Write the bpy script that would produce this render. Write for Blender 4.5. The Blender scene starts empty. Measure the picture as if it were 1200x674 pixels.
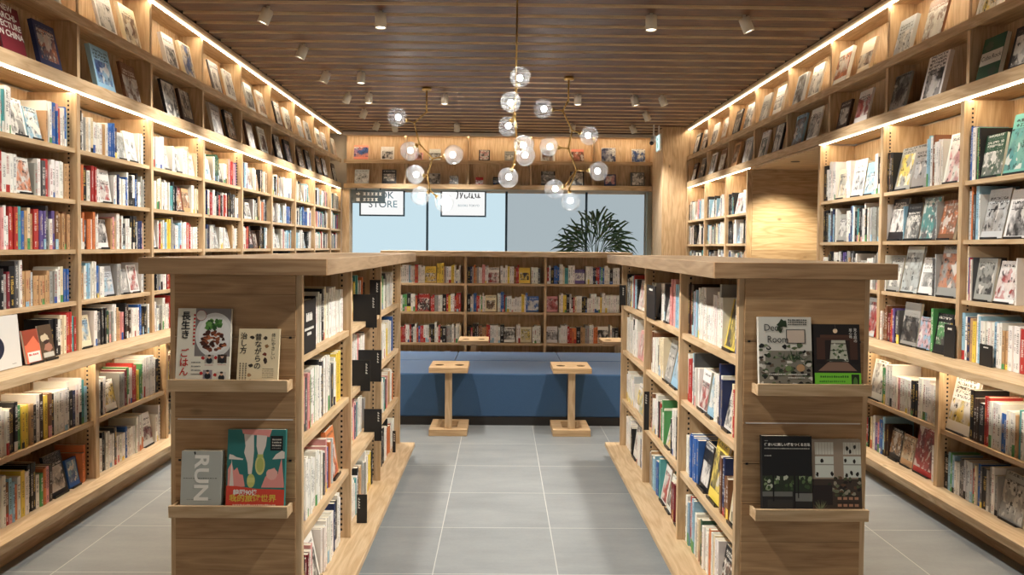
import bpy, bmesh, math, random
from mathutils import Vector, Matrix
R = math.radians
rnd = random.Random(7)
C = bpy.context.scene.collection
S = bpy.context.scene

def lin(c):
    return tuple(((v/255)/12.92 if v/255 <= .04045 else ((v/255+.055)/1.055)**2.4) for v in c)

# ------------------------------------------------------------------ materials
class NT:
    def __init__(s, name):
        s.m = bpy.data.materials.new(name); s.m.use_nodes = True
        s.t = s.m.node_tree; s.t.nodes.clear()
        s.out = s.n('ShaderNodeOutputMaterial')
    def n(s, typ, **kw):
        nd = s.t.nodes.new(typ)
        for k, v in kw.items():
            if k[0] == 'i' and k[1:].isdigit(): s.set(nd.inputs[int(k[1:])], v)
            else: setattr(nd, k, v)
        return nd
    def set(s, sock, v):
        if hasattr(v, 'is_output'): s.t.links.new(v, sock)
        else: sock.default_value = v
    def math(s, op, a, b=0., c=0.):
        nd = s.n('ShaderNodeMath', operation=op)
        for i, v in enumerate((a, b, c)): s.set(nd.inputs[i], v)
        return nd.outputs[0]
    def mix(s, f, a, b):
        nd = s.n('ShaderNodeMix', data_type='RGBA')
        s.set(nd.inputs[0], f); s.set(nd.inputs[6], a); s.set(nd.inputs[7], b)
        return nd.outputs[2]
    def noise(s, vec, scale, detail=2., rough=.5):
        nd = s.n('ShaderNodeTexNoise'); s.set(nd.inputs['Vector'], vec)
        nd.inputs['Scale'].default_value = scale; nd.inputs['Detail'].default_value = detail
        nd.inputs['Roughness'].default_value = rough
        return nd.outputs[0]
    def ramp(s, f, stops, interp='LINEAR'):
        nd = s.n('ShaderNodeValToRGB'); s.set(nd.inputs[0], f)
        cr = nd.color_ramp; cr.interpolation = interp
        while len(cr.elements) > 1: cr.elements.remove(cr.elements[-1])
        for i, (p, c) in enumerate(stops):
            e = cr.elements[0] if i == 0 else cr.elements.new(p)
            e.position = p; e.color = (*c, 1)
        return nd.outputs[0]
    def bsdf(s, col, rough=.5, metal=0., bump=None, bstr=.1, spec=.5, **kw):
        b = s.n('ShaderNodeBsdfPrincipled')
        s.set(b.inputs['Base Color'], col if hasattr(col, 'is_output') else (*col[:3], 1))
        s.set(b.inputs['Roughness'], rough); s.set(b.inputs['Metallic'], metal)
        b.inputs['Specular IOR Level'].default_value = spec
        if bump is not None:
            bp = s.n('ShaderNodeBump'); bp.inputs['Strength'].default_value = bstr; bp.inputs['Distance'].default_value = .002
            s.set(bp.inputs['Height'], bump); s.set(b.inputs['Normal'], bp.outputs[0])
        for k, v in kw.items(): s.set(b.inputs[k], v)
        s.t.links.new(b.outputs[0], s.out.inputs[0]); return b

def plain(name, rgb, rough=.5, metal=0., spec=.5):
    t = NT(name); co = t.n('ShaderNodeTexCoord').outputs['Object']
    c = lin(rgb); v = t.noise(co, 9., 3)
    t.bsdf(t.mix(v, (*[x*.93 for x in c], 1), (*[min(1, x*1.05) for x in c], 1)), rough, metal, spec=spec)
    return t.m

def oak(name, axis, light=(215, 188, 151), dark=(183, 152, 114), plank=None, rough=.5, var=.14):
    t = NT(name)
    co = t.n('ShaderNodeTexCoord').outputs['Object']
    oi = t.n('ShaderNodeObjectInfo')
    r = oi.outputs['Random']
    if plank:                                  # plank = (axis across the planks, width, axis along them)
        sp = t.n('ShaderNodeSeparateXYZ', i0=co)
        q = t.math('DIVIDE', sp.outputs[plank[0]], plank[1])
        cell = t.math('FLOOR', q)
        wn = t.n('ShaderNodeTexWhiteNoise', noise_dimensions='1D'); t.set(wn.inputs['W'], t.math('ADD', cell, r))
        r2 = wn.outputs[0]
    else: r2 = r
    off = t.n('ShaderNodeCombineXYZ', i0=t.math('MULTIPLY', r2, 37.), i1=t.math('MULTIPLY', r2, 53.), i2=t.math('MULTIPLY', r2, 71.))
    vm = t.n('ShaderNodeVectorMath', operation='ADD', i0=co, i1=off.outputs[0])
    sc = [1., 1., 1.]; sc[axis] = .045
    mp = t.n('ShaderNodeVectorMath', operation='MULTIPLY', i0=vm.outputs[0]); mp.inputs[1].default_value = sc
    fine = t.noise(mp.outputs[0], 170., 4, .6)
    sc2 = [1., 1., 1.]; sc2[axis] = .12
    mp2 = t.n('ShaderNodeVectorMath', operation='MULTIPLY', i0=vm.outputs[0]); mp2.inputs[1].default_value = sc2
    w = t.noise(mp2.outputs[0], 7., 3, .55)
    rings = t.math('FRACT', t.math('MULTIPLY', w, 9.))
    rings = t.math('ABSOLUTE', t.math('SUBTRACT', rings, .5))
    f = t.math('ADD', t.math('MULTIPLY', fine, .62), t.math('MULTIPLY', rings, .72))
    d, l = lin(dark), lin(light)
    col = t.ramp(f, [(.25, d), (.75, l)])
    # knots
    vo = t.n('ShaderNodeTexVoronoi'); sc3 = [1., 1., 1.]; sc3[axis] = .55
    mp3 = t.n('ShaderNodeVectorMath', operation='MULTIPLY', i0=vm.outputs[0]); mp3.inputs[1].default_value = sc3
    t.set(vo.inputs['Vector'], mp3.outputs[0]); vo.inputs['Scale'].default_value = 4.2
    k = t.n('ShaderNodeMapRange', i0=vo.outputs['Distance'], i1=.02, i2=.085, i3=.75, i4=0.)
    kn = t.n('ShaderNodeSeparateColor', i0=vo.outputs['Color'])
    kf = t.math('MULTIPLY', k.outputs[0], t.math('GREATER_THAN', kn.outputs[0], .55))
    col = t.mix(kf, col, (*[x*.28 for x in d], 1))
    bri = t.math('ADD', 1-var*.5, t.math('MULTIPLY', r2, var))
    hs = t.n('ShaderNodeHueSaturation', i2=bri); t.set(hs.inputs['Color'], col)
    col = hs.outputs[0]
    if plank:
        fr = t.math('FRACT', q)
        edge = t.math('GREATER_THAN', t.math('ABSOLUTE', t.math('SUBTRACT', fr, .5)), .5-.0012/plank[1])
        col = t.mix(t.math('MULTIPLY', edge, .55), col, (*[x*.25 for x in d], 1))
    t.bsdf(col, rough, bump=fine, bstr=.12, spec=.35)
    return t.m

M = {}
M['oak_y'] = oak('oak_along_y', 1); M['oak_x'] = oak('oak_along_x', 0); M['oak_z'] = oak('oak_along_z', 2)
M['oak_panel_y'] = oak('oak_back_panel', 2, plank=(1, .2387), var=.2)
M['oak_panel_x'] = oak('oak_back_panel_across', 2, plank=(0, .2387), var=.2)
M['oak_plank_x'] = oak('oak_plank_wall', 0, plank=(2, .156), var=.3)
M['oak_end'] = oak('oak_end_planks', 0, light=(190, 155, 114), dark=(156, 121, 85), plank=(2, .1535), var=.22)
M['oak_top_y'] = oak('oak_counter', 1, light=(168, 144, 116), dark=(140, 116, 90), rough=.38)
M['oak_band'] = oak('oak_edge_band', 0, light=(176, 144, 108), dark=(144, 112, 80), rough=.45)
M['oak_table'] = oak('oak_table', 0, light=(216, 184, 142), dark=(188, 152, 110), var=.05)
M['oak_pale_y'] = oak('oak_pale_board', 1, light=(217, 191, 154), dark=(189, 158, 119), var=.12)
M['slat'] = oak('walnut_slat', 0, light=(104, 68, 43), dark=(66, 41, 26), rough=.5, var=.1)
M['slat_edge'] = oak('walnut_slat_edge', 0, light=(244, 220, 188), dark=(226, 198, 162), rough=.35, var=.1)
M['ceiling_dark'] = plain('ceiling_dark', (34, 26, 20), .8)
M['wall'] = plain('wall_paint', (200, 190, 172), .8)
M['trim_grey'] = plain('pale_grey_trim', (190, 182, 170), .5)
M['concrete'] = plain('concrete', (150, 152, 142), .8)
M['white'] = plain('white_plastic', (228, 226, 220), .4)
M['lamp_body'] = plain('lamp_housing', (205, 196, 178), .45)
M['black'] = plain('black_board', (24, 24, 26), .55)
M['blackmetal'] = plain('black_metal', (26, 26, 28), .4, .3)
M['darkplinth'] = plain('dark_plinth', (38, 35, 33), .7)
M['brass'] = plain('brass', (196, 164, 104), .28, 1.)
M['mullion'] = plain('dark_teal_steel', (22, 40, 52), .4, .4)
M['pages'] = plain('paper_pages', (226, 218, 198), .85, spec=.1)
M['print_white'] = plain('print_white', (238, 236, 228), .7)
M['print_ink'] = plain('print_black', (28, 28, 28), .7)
M['print_teal'] = plain('print_teal', (40, 84, 100), .7)
M['print_red'] = plain('print_red', (196, 52, 42), .7)
M['print_gold'] = plain('print_gold', (222, 190, 74), .7)
M['leaf'] = plain('palm_leaf', (40, 74, 48), .4)
M['stem'] = plain('palm_stem', (72, 66, 44), .7)
M['pot'] = plain('grey_pot', (92, 92, 90), .6)
M['soil'] = plain('soil', (50, 40, 32), .9)
M['hole'] = plain('black_cup_liner', (18, 17, 16), .6)

def emit(name, rgb, s):
    t = NT(name); e = t.n('ShaderNodeEmission', i0=(*lin(rgb), 1), i1=s)
    t.t.links.new(e.outputs[0], t.out.inputs[0]); return t.m
M['led'] = emit('led_strip', (255, 233, 200), 40.)
M['led_soft'] = emit('led_diffuser', (255, 236, 204), 1.7)
M['bulb'] = emit('bulb', (255, 250, 245), 26.)
M['lens'] = emit('spot_lens', (255, 240, 215), 6.)
M['pane_a'] = emit('frosted_daylight', (205, 230, 240), .86)
M['pane_b'] = emit('frosted_daylight_dim', (190, 204, 210), .68)
M['exit_face'] = emit('exit_face', (225, 250, 245), 1.)
M['exit_green'] = emit('exit_green', (60, 190, 160), .8)
M['plaque'] = plain('smoked_plaque', (62, 74, 80), .25)

def m_glass():
    t = NT('globe_glass')
    lw = t.n('ShaderNodeLayerWeight'); lw.inputs[0].default_value = .38
    tr = t.n('ShaderNodeBsdfTransparent', i0=(.93, .95, .96, 1))
    gl = t.n('ShaderNodeBsdfGlossy', i0=(1, 1, 1, 1)); gl.inputs['Roughness'].default_value = .06
    di = t.n('ShaderNodeBsdfTranslucent', i0=(.9, .95, 1, 1))
    f = t.math('POWER', lw.outputs['Facing'], 2.2)
    m1 = t.n('ShaderNodeMixShader', i0=.10, i1=tr.outputs[0], i2=di.outputs[0])
    m2 = t.n('ShaderNodeMixShader', i0=t.math('MULTIPLY', f, .75), i1=m1.outputs[0], i2=gl.outputs[0])
    t.t.links.new(m2.outputs[0], t.out.inputs[0]); return t.m
M['globe'] = m_glass()

def m_floor():
    t = NT('grey_floor_tile'); co = t.n('ShaderNodeTexCoord').outputs['Object']
    sp = t.n('ShaderNodeSeparateXYZ', i0=co)
    def line(o, off):
        q = t.math('DIVIDE', t.math('SUBTRACT', sp.outputs[o], off), .6)
        fr = t.math('FRACT', q); return q, t.math('GREATER_THAN', t.math('ABSOLUTE', t.math('SUBTRACT', fr, .5)), .5-.0021/.6)
    qx, lx = line(0, -.3172); qy, ly = line(1, 3.5789)
    g = t.math('MAXIMUM', lx, ly)
    cell = t.n('ShaderNodeCombineXYZ', i0=t.math('FLOOR', qx), i1=t.math('FLOOR', qy))
    wn = t.n('ShaderNodeTexWhiteNoise', noise_dimensions='3D'); t.set(wn.inputs['Vector'], cell.outputs[0])
    off = t.n('ShaderNodeVectorMath', operation='SCALE', i0=wn.outputs['Color']); off.inputs['Scale'].default_value = 20.
    v = t.n('ShaderNodeVectorMath', operation='ADD', i0=co, i1=off.outputs[0])
    st = t.n('ShaderNodeVectorMath', operation='MULTIPLY', i0=v.outputs[0]); st.inputs[1].default_value = (.45, 1.4, 1)
    n1 = t.noise(st.outputs[0], 4.5, 6, .62)
    n2 = t.noise(v.outputs[0], 60., 2)
    f = t.math('ADD', t.math('MULTIPLY', n1, .85), t.math('MULTIPLY', n2, .15))
    col = t.ramp(f, [(.3, lin((128, 132, 133))), (.7, lin((149, 152, 152)))])
    hs = t.n('ShaderNodeHueSaturation', i2=t.math('ADD', .96, t.math('MULTIPLY', wn.outputs[0], .08))); t.set(hs.inputs['Color'], col)
    col = t.mix(t.math('MULTIPLY', g, .8), hs.outputs[0], (*lin((206, 206, 200)), 1))
    t.bsdf(col, t.math('ADD', .36, t.math('MULTIPLY', n1, .16)), bump=f, bstr=.03, spec=.4)
    return t.m
M['floor'] = m_floor()

def m_fabric():
    t = NT('blue_woven_fabric'); co = t.n('ShaderNodeTexCoord').outputs['Object']
    n1 = t.noise(co, 320., 2); n2 = t.noise(co, 12., 3)
    col = t.mix(n1, (*lin((40, 68, 102)), 1), (*lin((82, 116, 154)), 1))
    col = t.mix(t.math('MULTIPLY', n2, .25), col, (*lin((56, 84, 120)), 1))
    t.bsdf(col, .9, bump=n1, bstr=.3, spec=.15, **{'Sheen Weight': .25}); return t.m
M['fabric'] = m_fabric()

def m_spine(name, rough):
    """printed book cloth and paper: base colour, a paper band round the foot, rows of small title marks on the spine"""
    t = NT(name)
    A = lambda k: t.n('ShaderNodeAttribute', attribute_name=k)
    b, a, i = A('base'), A('acc'), A('ink')
    uv = t.n('ShaderNodeSeparateXYZ', i0=t.n('ShaderNodeTexCoord').outputs['UV']); u, v = uv.outputs[0], uv.outputs[1]
    seed = b.outputs['Alpha']
    band = t.math('LESS_THAN', v, a.outputs['Alpha'])
    col = t.mix(band, b.outputs[0], a.outputs[0])
    n = 22.
    cellv = t.math('FLOOR', t.math('MULTIPLY', v, n)); fv = t.math('FRACT', t.math('MULTIPLY', v, n))
    w1 = t.n('ShaderNodeTexWhiteNoise', noise_dimensions='2D')
    t.set(w1.inputs['Vector'], t.n('ShaderNodeCombineXYZ', i0=cellv, i1=t.math('MULTIPLY', seed, 913.)).outputs[0])
    cu = t.math('FLOOR', t.math('MULTIPLY', u, 7.)); cv = t.math('FLOOR', t.math('MULTIPLY', v, n*4))
    w2 = t.n('ShaderNodeTexWhiteNoise', noise_dimensions='3D')
    t.set(w2.inputs['Vector'], t.n('ShaderNodeCombineXYZ', i0=cu, i1=cv, i2=t.math('MULTIPLY', seed, 331.)).outputs[0])
    top = t.math('ADD', .72, t.math('MULTIPLY', seed, .22)); bot = t.math('ADD', .30, t.math('MULTIPLY', t.math('FRACT', t.math('MULTIPLY', seed, 7.)), .2))
    m = t.math('MULTIPLY', t.math('LESS_THAN', v, top), t.math('GREATER_THAN', v, bot))
    m = t.math('MULTIPLY', m, t.math('LESS_THAN', t.math('ABSOLUTE', t.math('SUBTRACT', u, .5)), .27))
    m = t.math('MULTIPLY', m, t.math('LESS_THAN', t.math('ABSOLUTE', t.math('SUBTRACT', fv, .5)), .4))
    m = t.math('MULTIPLY', m, t.math('GREATER_THAN', w1.outputs[0], .12))
    m = t.math('MULTIPLY', m, t.math('GREATER_THAN', w2.outputs[0], .38))
    m2 = t.math('MULTIPLY', t.math('LESS_THAN', v, .2), t.math('GREATER_THAN', v, .07))
    m2 = t.math('MULTIPLY', m2, t.math('LESS_THAN', t.math('ABSOLUTE', t.math('SUBTRACT', u, .5)), .16))
    m2 = t.math('MULTIPLY', m2, t.math('GREATER_THAN', w2.outputs[0], .45))
    f = t.math('MULTIPLY', t.math('MAXIMUM', m, m2), i.outputs['Alpha'])
    col = t.mix(f, col, i.outputs[0])
    t.bsdf(col, rough, spec=.35); return t.m
M['spine'] = m_spine('printed_spine', .5)

def m_cover(name):
    """printed front cover: a picture field of colour patches, a title row and a foot band"""
    t = NT(name)
    A = lambda k: t.n('ShaderNodeAttribute', attribute_name=k)
    b, a, i = A('base'), A('acc'), A('ink')
    uvo = t.n('ShaderNodeTexCoord').outputs['UV']
    uv = t.n('ShaderNodeSeparateXYZ', i0=uvo); u, v = uv.outputs[0], uv.outputs[1]
    seed = b.outputs['Alpha']
    def h(k): return t.math('FRACT', t.math('MULTIPLY', seed, k))
    off = t.n('ShaderNodeCombineXYZ', i0=t.math('MULTIPLY', seed, 171.), i1=t.math('MULTIPLY', seed, 397.), i2=t.math('MULTIPLY', seed, 71.))
    p = t.n('ShaderNodeVectorMath', operation='ADD', i0=uvo, i1=off.outputs[0]).outputs[0]
    vo = t.n('ShaderNodeTexVoronoi', feature='F1', distance='MANHATTAN'); t.set(vo.inputs['Vector'], p); vo.inputs['Scale'].default_value = 4.5
    vc = t.n('ShaderNodeSeparateColor', i0=vo.outputs['Color'])
    n1 = t.noise(p, 2.6, 3, .55); n2 = t.noise(p, 7.5, 3, .6)
    am = t.mix(.45, a.outputs[0], (.10, .095, .09, 1)); bm = t.mix(.25, b.outputs[0], (.22, .21, .20, 1))
    pic = t.mix(t.ramp(n1, [(.40, (0, 0, 0)), (.56, (1, 1, 1))]), am, bm)
    pic = t.mix(t.math('MULTIPLY', t.math('GREATER_THAN', vc.outputs[0], .6), .55), pic, a.outputs[0])
    pic = t.mix(t.ramp(n2, [(.56, (0, 0, 0)), (.66, (1, 1, 1))]), pic, i.outputs[0])
    pic = t.mix(t.math('MULTIPLY', t.math('GREATER_THAN', vc.outputs[1], .86), .7), pic, (.75, .72, .66, 1))
    lo = t.math('MULTIPLY', h(13.), .22); hi = t.math('ADD', .58, t.math('MULTIPLY', h(29.), .42))
    mu = t.math('MULTIPLY', t.math('GREATER_THAN', v, lo), t.math('LESS_THAN', v, hi))
    mar = t.math('MULTIPLY', t.math('GREATER_THAN', h(5.), .5), .1)
    mu = t.math('MULTIPLY', mu, t.math('LESS_THAN', t.math('ABSOLUTE', t.math('SUBTRACT', u, .5)), t.math('SUBTRACT', .5, mar)))
    mu = t.math('MULTIPLY', mu, a.outputs['Alpha'])
    col = t.mix(mu, b.outputs[0], pic)
    # title rows
    rv = t.math('MULTIPLY', v, 13.); fr = t.math('FRACT', rv)
    wr = t.n('ShaderNodeTexWhiteNoise', noise_dimensions='2D'); t.set(wr.inputs['Vector'], t.n('ShaderNodeCombineXYZ', i0=t.math('FLOOR', rv), i1=t.math('MULTIPLY', seed, 577.)).outputs[0])
    wg = t.n('ShaderNodeTexWhiteNoise', noise_dimensions='3D')
    t.set(wg.inputs['Vector'], t.n('ShaderNodeCombineXYZ', i0=t.math('FLOOR', t.math('MULTIPLY', u, 30.)), i1=t.math('FLOOR', t.math('MULTIPLY', v, 40.)), i2=t.math('MULTIPLY', seed, 91.)).outputs[0])
    tt = t.math('MULTIPLY', t.math('GREATER_THAN', wg.outputs[0], .45), t.math('GREATER_THAN', wr.outputs[0], .6))
    tt = t.math('MULTIPLY', tt, t.math('GREATER_THAN', v, t.math('SUBTRACT', hi, .14)))
    tt = t.math('MULTIPLY', tt, t.math('LESS_THAN', t.math('ABSOLUTE', t.math('SUBTRACT', fr, .5)), .36))
    tt = t.math('MULTIPLY', tt, t.math('LESS_THAN', t.math('ABSOLUTE', t.math('SUBTRACT', u, .5)), .4))
    col = t.mix(t.math('MULTIPLY', tt, i.outputs['Alpha']), col, i.outputs[0])
    t.bsdf(col, .38, spec=.4); return t.m
M['cover'] = m_cover('printed_cover')

def m_vcol():
    t = NT('printed_colours'); a = t.n('ShaderNodeAttribute', attribute_name='base')
    t.bsdf(a.outputs[0], .5, spec=.3); return t.m
M['print'] = m_vcol()

# ------------------------------------------------------------------ mesh helpers
class MB:
    def __init__(s): s.b = bmesh.new()
    def box(s, x0, x1, y0, y1, z0, z1, bev=0.):
        b = s.b if not bev else bmesh.new()
        vs = [b.verts.new(p) for p in ((x0,y0,z0),(x1,y0,z0),(x1,y1,z0),(x0,y1,z0),(x0,y0,z1),(x1,y0,z1),(x1,y1,z1),(x0,y1,z1))]
        for f in ((0,3,2,1),(4,5,6,7),(0,1,5,4),(1,2,6,5),(2,3,7,6),(3,0,4,7)): b.faces.new([vs[i] for i in f])
        if bev:
            bmesh.ops.bevel(b, geom=b.edges[:], offset=bev, segments=2, affect='EDGES', profile=.5)
            s.join(b)
        return s
    def join(s, b, mat=None):
        me = bpy.data.meshes.new('tmp')
        if mat is not None: bmesh.ops.transform(b, matrix=mat, verts=b.verts)
        b.to_mesh(me); b.free(); s.b.from_mesh(me); bpy.data.meshes.remove(me)
    def tube(s, pts, r, n=10, r2=None):
        pts = [Vector(p) for p in pts]; rings = []
        for i, p in enumerate(pts):
            d = (pts[min(i+1, len(pts)-1)]-pts[max(i-1, 0)]).normalized()
            up = Vector((0, 1, 0)) if abs(d.y) < .9 else Vector((1, 0, 0))
            a = d.cross(up).normalized(); c = d.cross(a)
            rr = r if r2 is None else r+(r2-r)*i/(len(pts)-1)
            rings.append([s.b.verts.new(p+a*math.cos(k*2*math.pi/n)*rr+c*math.sin(k*2*math.pi/n)*rr) for k in range(n)])
        for q, w in zip(rings, rings[1:]):
            for k in range(n): s.b.faces.new((q[k], q[(k+1) % n], w[(k+1) % n], w[k]))
        s.b.faces.new(rings[0][::-1]); s.b.faces.new(rings[-1]); return s
    def lathe(s, c, prof, n=20, axis=(0, 0, 1)):
        q = Vector((0, 0, 1)).rotation_difference(Vector(axis)); c = Vector(c); rings = []
        for r, z in prof:
            rings.append([s.b.verts.new(c+q @ Vector((max(r, 1e-4)*math.cos(k*2*math.pi/n), max(r, 1e-4)*math.sin(k*2*math.pi/n), z))) for k in range(n)])
        for a, b in zip(rings, rings[1:]):
            for k in range(n): s.b.faces.new((a[k], a[(k+1) % n], b[(k+1) % n], b[k]))
        s.b.faces.new(rings[0][::-1]); s.b.faces.new(rings[-1]); return s
    def prism(s, poly, z0, z1, axis='z'):
        f = {'z': lambda x, y, z: (x, y, z), 'x': lambda x, y, z: (z, x, y), 'y': lambda x, y, z: (x, z, y)}[axis]
        a = [s.b.verts.new(f(x, y, z0)) for x, y in poly]; b = [s.b.verts.new(f(x, y, z1)) for x, y in poly]
        n = len(poly)
        for k in range(n): s.b.faces.new((a[k], a[(k+1) % n], b[(k+1) % n], b[k]))
        s.b.faces.new(a[::-1]); s.b.faces.new(b); return s
    def build(s, name, mat, parent=None, smooth=False, **props):
        bmesh.ops.recalc_face_normals(s.b, faces=s.b.faces[:])
        me = bpy.data.meshes.new(name); s.b.to_mesh(me); s.b.free()
        for m in (mat if isinstance(mat, (list, tuple)) else [mat]): me.materials.append(m)
        if smooth:
            for p in me.polygons: p.use_smooth = True
        o = bpy.data.objects.new(name, me); C.objects.link(o)
        if parent is not None: o.parent = parent
        for k, v in props.items(): o[k] = v
        return o

def box(name, mat, dims, parent=None, bev=0., **p): return MB().box(*dims, bev=bev).build(name, mat, parent, **p)
def thing(name, label, cat, group=None, loc=None):
    o = bpy.data.objects.new(name, None); C.objects.link(o); o.empty_display_size = .05
    o['label'] = label; o['category'] = cat
    if group: o['group'] = group
    if loc is not None: o.location = loc
    return o
def struct(o, label, cat='wall'):
    o['kind'] = 'structure'; o['label'] = label; o['category'] = cat; return o
def text(name, s, mat, size, loc, rot, parent=None, align='CENTER', ext=.0002, sx=1., bold=0., mat4=None):
    """lettering as one flat mesh"""
    cu = bpy.data.curves.new(name, 'FONT'); cu.body = s; cu.size = size; cu.align_x = align; cu.align_y = 'CENTER'
    cu.extrude = ext; cu.offset = bold; cu.resolution_u = 3
    q = bpy.data.objects.new('q', cu); C.objects.link(q)
    dg = bpy.context.evaluated_depsgraph_get(); me = bpy.data.meshes.new_from_object(q.evaluated_get(dg), depsgraph=dg)
    bpy.data.objects.remove(q); bpy.data.curves.remove(cu); me.materials.clear(); me.materials.append(mat)
    o = bpy.data.objects.new(name, me); C.objects.link(o)
    if mat4 is not None: o.matrix_world = mat4
    else: o.location = loc; o.rotation_euler = rot; o.scale.x = sx
    if parent is not None: o.parent = parent
    return o
# ------------------------------------------------------------------ the setting
LU, RU = 2.535, 2.737                       # front planes of the upper wall bookcases
LW, RW = LU+.33, RU+.33                     # the walls behind them
BY = 12.0                                   # front plane of the rack on the back wall
ZC = 3.36                                   # underside of the slats
struct(box('floor', M['floor'], (-LW-.1, 5.2, -1.2, 12.6, -.05, 0)), 'grey square floor tiles with pale joints', 'floor')
struct(box('wall_left', M['wall'], (-LW-.1, -LW, -1.2, 12.6, 0, 3.6)), 'wall behind the oak bookcases with the long unbroken run')
w = MB(); w.box(RW, RW+.1, -1.2, 6.56, 0, 3.6).box(RW, RW+.1, 8.52, 12.6, 0, 3.6).box(RW, RW+.1, 6.56, 8.52, 2.62, 3.6)
struct(w.build('wall_right', M['wall']), 'wall behind the bookcases broken by the oak-lined passage')
w = MB(); w.box(-LW, RW, 12.30, 12.4, 2.46, 3.6)
struct(w.build('wall_back', M['wall']), 'wall above the frosted shop window')
struct(box('ceiling', M['ceiling_dark'], (-LW-.1, 5.2, -1.2, 12.6, 3.6, 3.66)), 'dark ceiling void above the timber slats', 'ceiling')
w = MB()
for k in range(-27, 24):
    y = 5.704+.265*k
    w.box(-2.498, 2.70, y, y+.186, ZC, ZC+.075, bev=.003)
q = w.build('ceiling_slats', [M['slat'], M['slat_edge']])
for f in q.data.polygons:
    if f.normal.y < -.8: f.material_index = 1             # near faces painted pale: the bright light on them is in the colour
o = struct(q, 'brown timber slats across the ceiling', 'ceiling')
w = MB(); w.box(2.376, RW, 11.25, 12.29, 0, ZC+.08)
struct(w.build('pillar', oak('oak_pillar', 2, plank=(0, .28))), 'oak-clad pillar at the end of the bookcases beside the window', 'pillar')
struct(box('trim_1', M['concrete'], (2.30, 2.374, 12.0, 12.2, 0, 2.46)), 'grey concrete reveal between window and oak pillar', 'trim')
struct(box('trim_2', M['oak_z'], (-2.533, -2.41, 12.0, 12.2, 0, 2.465)), 'oak post between the bookcase end and the window', 'trim')
struct(box('trim_3', M['trim_grey'], (-2.49, 2.37, 11.86, 11.93, 3.30, 3.345)), 'pale grey trim along the slats over the back rack', 'trim')
# passage through the right-hand wall
struct(box('wall_passage', M['oak_plank_x'], (2.795, 5.1, 8.45, 8.50, 0, 2.50)), 'oak-planked side wall of the passage between the bookcases')
struct(box('wall_passage_near', M['oak_plank_x'], (RW+.101, 5.1, 6.50, 6.55, 0, 2.50)), 'near side wall of the oak passage')
struct(box('wall_passage_end', M['wall'], (5.1, 5.2, 6.4, 8.6, 0, 2.62)), 'far end of the oak passage')
struct(box('ceiling_passage', M['oak_x'], (RU+.02, 5.1, 6.55, 8.449, 2.455, 2.475)), 'oak soffit over the passage', 'ceiling')
# frosted window wall
for i, (a, b) in enumerate(((-2.41, -1.196), (-1.196, .069), (.069, 1.35), (1.35, 2.298))):
    o = struct(box(f'window_{i+1}', M['pane_a'] if i < 2 else M['pane_b'], (a+.018, b-.018, 12.16, 12.17, .05, 2.43)),
               f'frosted glass window panel {("beside the oak post", "left of the middle of the window", "right of the middle of the window", "behind the palm")[i]}', 'window')
    fr = MB(); fr.box(a, a+.018, 12.14, 12.19, 0, 2.459).box(b-.018, b, 12.14, 12.19, 0, 2.459)
    fr.build('window_frame', M['mullion'], o)
    if i in (0, 3): MB().box(*((a-.001, a+.0175) if i == 0 else (b-.0175, b+.001)), 12.132, 12.139, 0, 2.459).build('window_cover_strip', M['trim_grey'], o)
    MB().box(a+.018, b-.018, 12.14, 12.19, 2.43, 2.459).box(a+.018, b-.018, 12.14, 12.19, 0, .05).build('window_rail', M['trim_grey'], o)

# ------------------------------------------------------------------ wall bookcases
def bx(sg, a, b, y0, y1, z0, z1): return (min(sg*a, sg*b), max(sg*a, sg*b), y0, y1, z0, z1)
UT = .035
def standards(parent, sg, U, ys, z0, z1):
    """slotted steel shelf standards let into the uprights"""
    for y in ys:
        b = MB()
        z = z0+.02
        while z < z1-.02:
            b.box(*bx(sg, U+.045, U+.056, y-.0006, y, z, z+.011)); z += .026
        b.build('shelf_standard', M['blackmetal'], parent, kind='stuff')

def lower_run(sg, U, board, plinth, ledge, ys, where):
    y0, y1 = ys[0], ys[-1]+UT; lo = U/1.041; bk = U+.31
    t = thing('low_bookcase', f'low oak bookcase with one middle shelf, under the ledge {where}', 'bookcase', 'low bookcases under the ledges')
    box('plinth', M['oak_y'], bx(sg, plinth, bk, y0+.002, y1-.002, 0, .099), t)
    box('bottom_board', M['oak_pale_y'], bx(sg, board, bk, y0, y1, .10, .146), t, bev=.002)
    for y in ys: box('upright', M['oak_z'], bx(sg, lo, bk-.016, y, y+UT, .1465, .8725), t)
    for a, b in zip(ys, ys[1:]): box('shelf', M['oak_pale_y'], bx(sg, lo+.015, bk-.016, a+UT+.0005, b-.0005, .472, .50), t)
    box('back_panel', M['oak_panel_y'], bx(sg, bk-.015, bk, y0, y1, .1465, .8725), t)
    box('light_strip', M['led'], bx(sg, lo+.025, lo+.042, y0+.05, y1-.05, .8695, .8725), t, label='thin warm light strip under the ledge')
    standards(t, sg, lo, ys[1:-1], .15, .87)
    l = box('ledge', M['oak_pale_y'], bx(sg, ledge, bk, y0, y1, .8735, .9205), bev=.003)
    l['label'] = f'long thick oak ledge under the tall bookcase {where}'; l['category'] = 'ledge'

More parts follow.
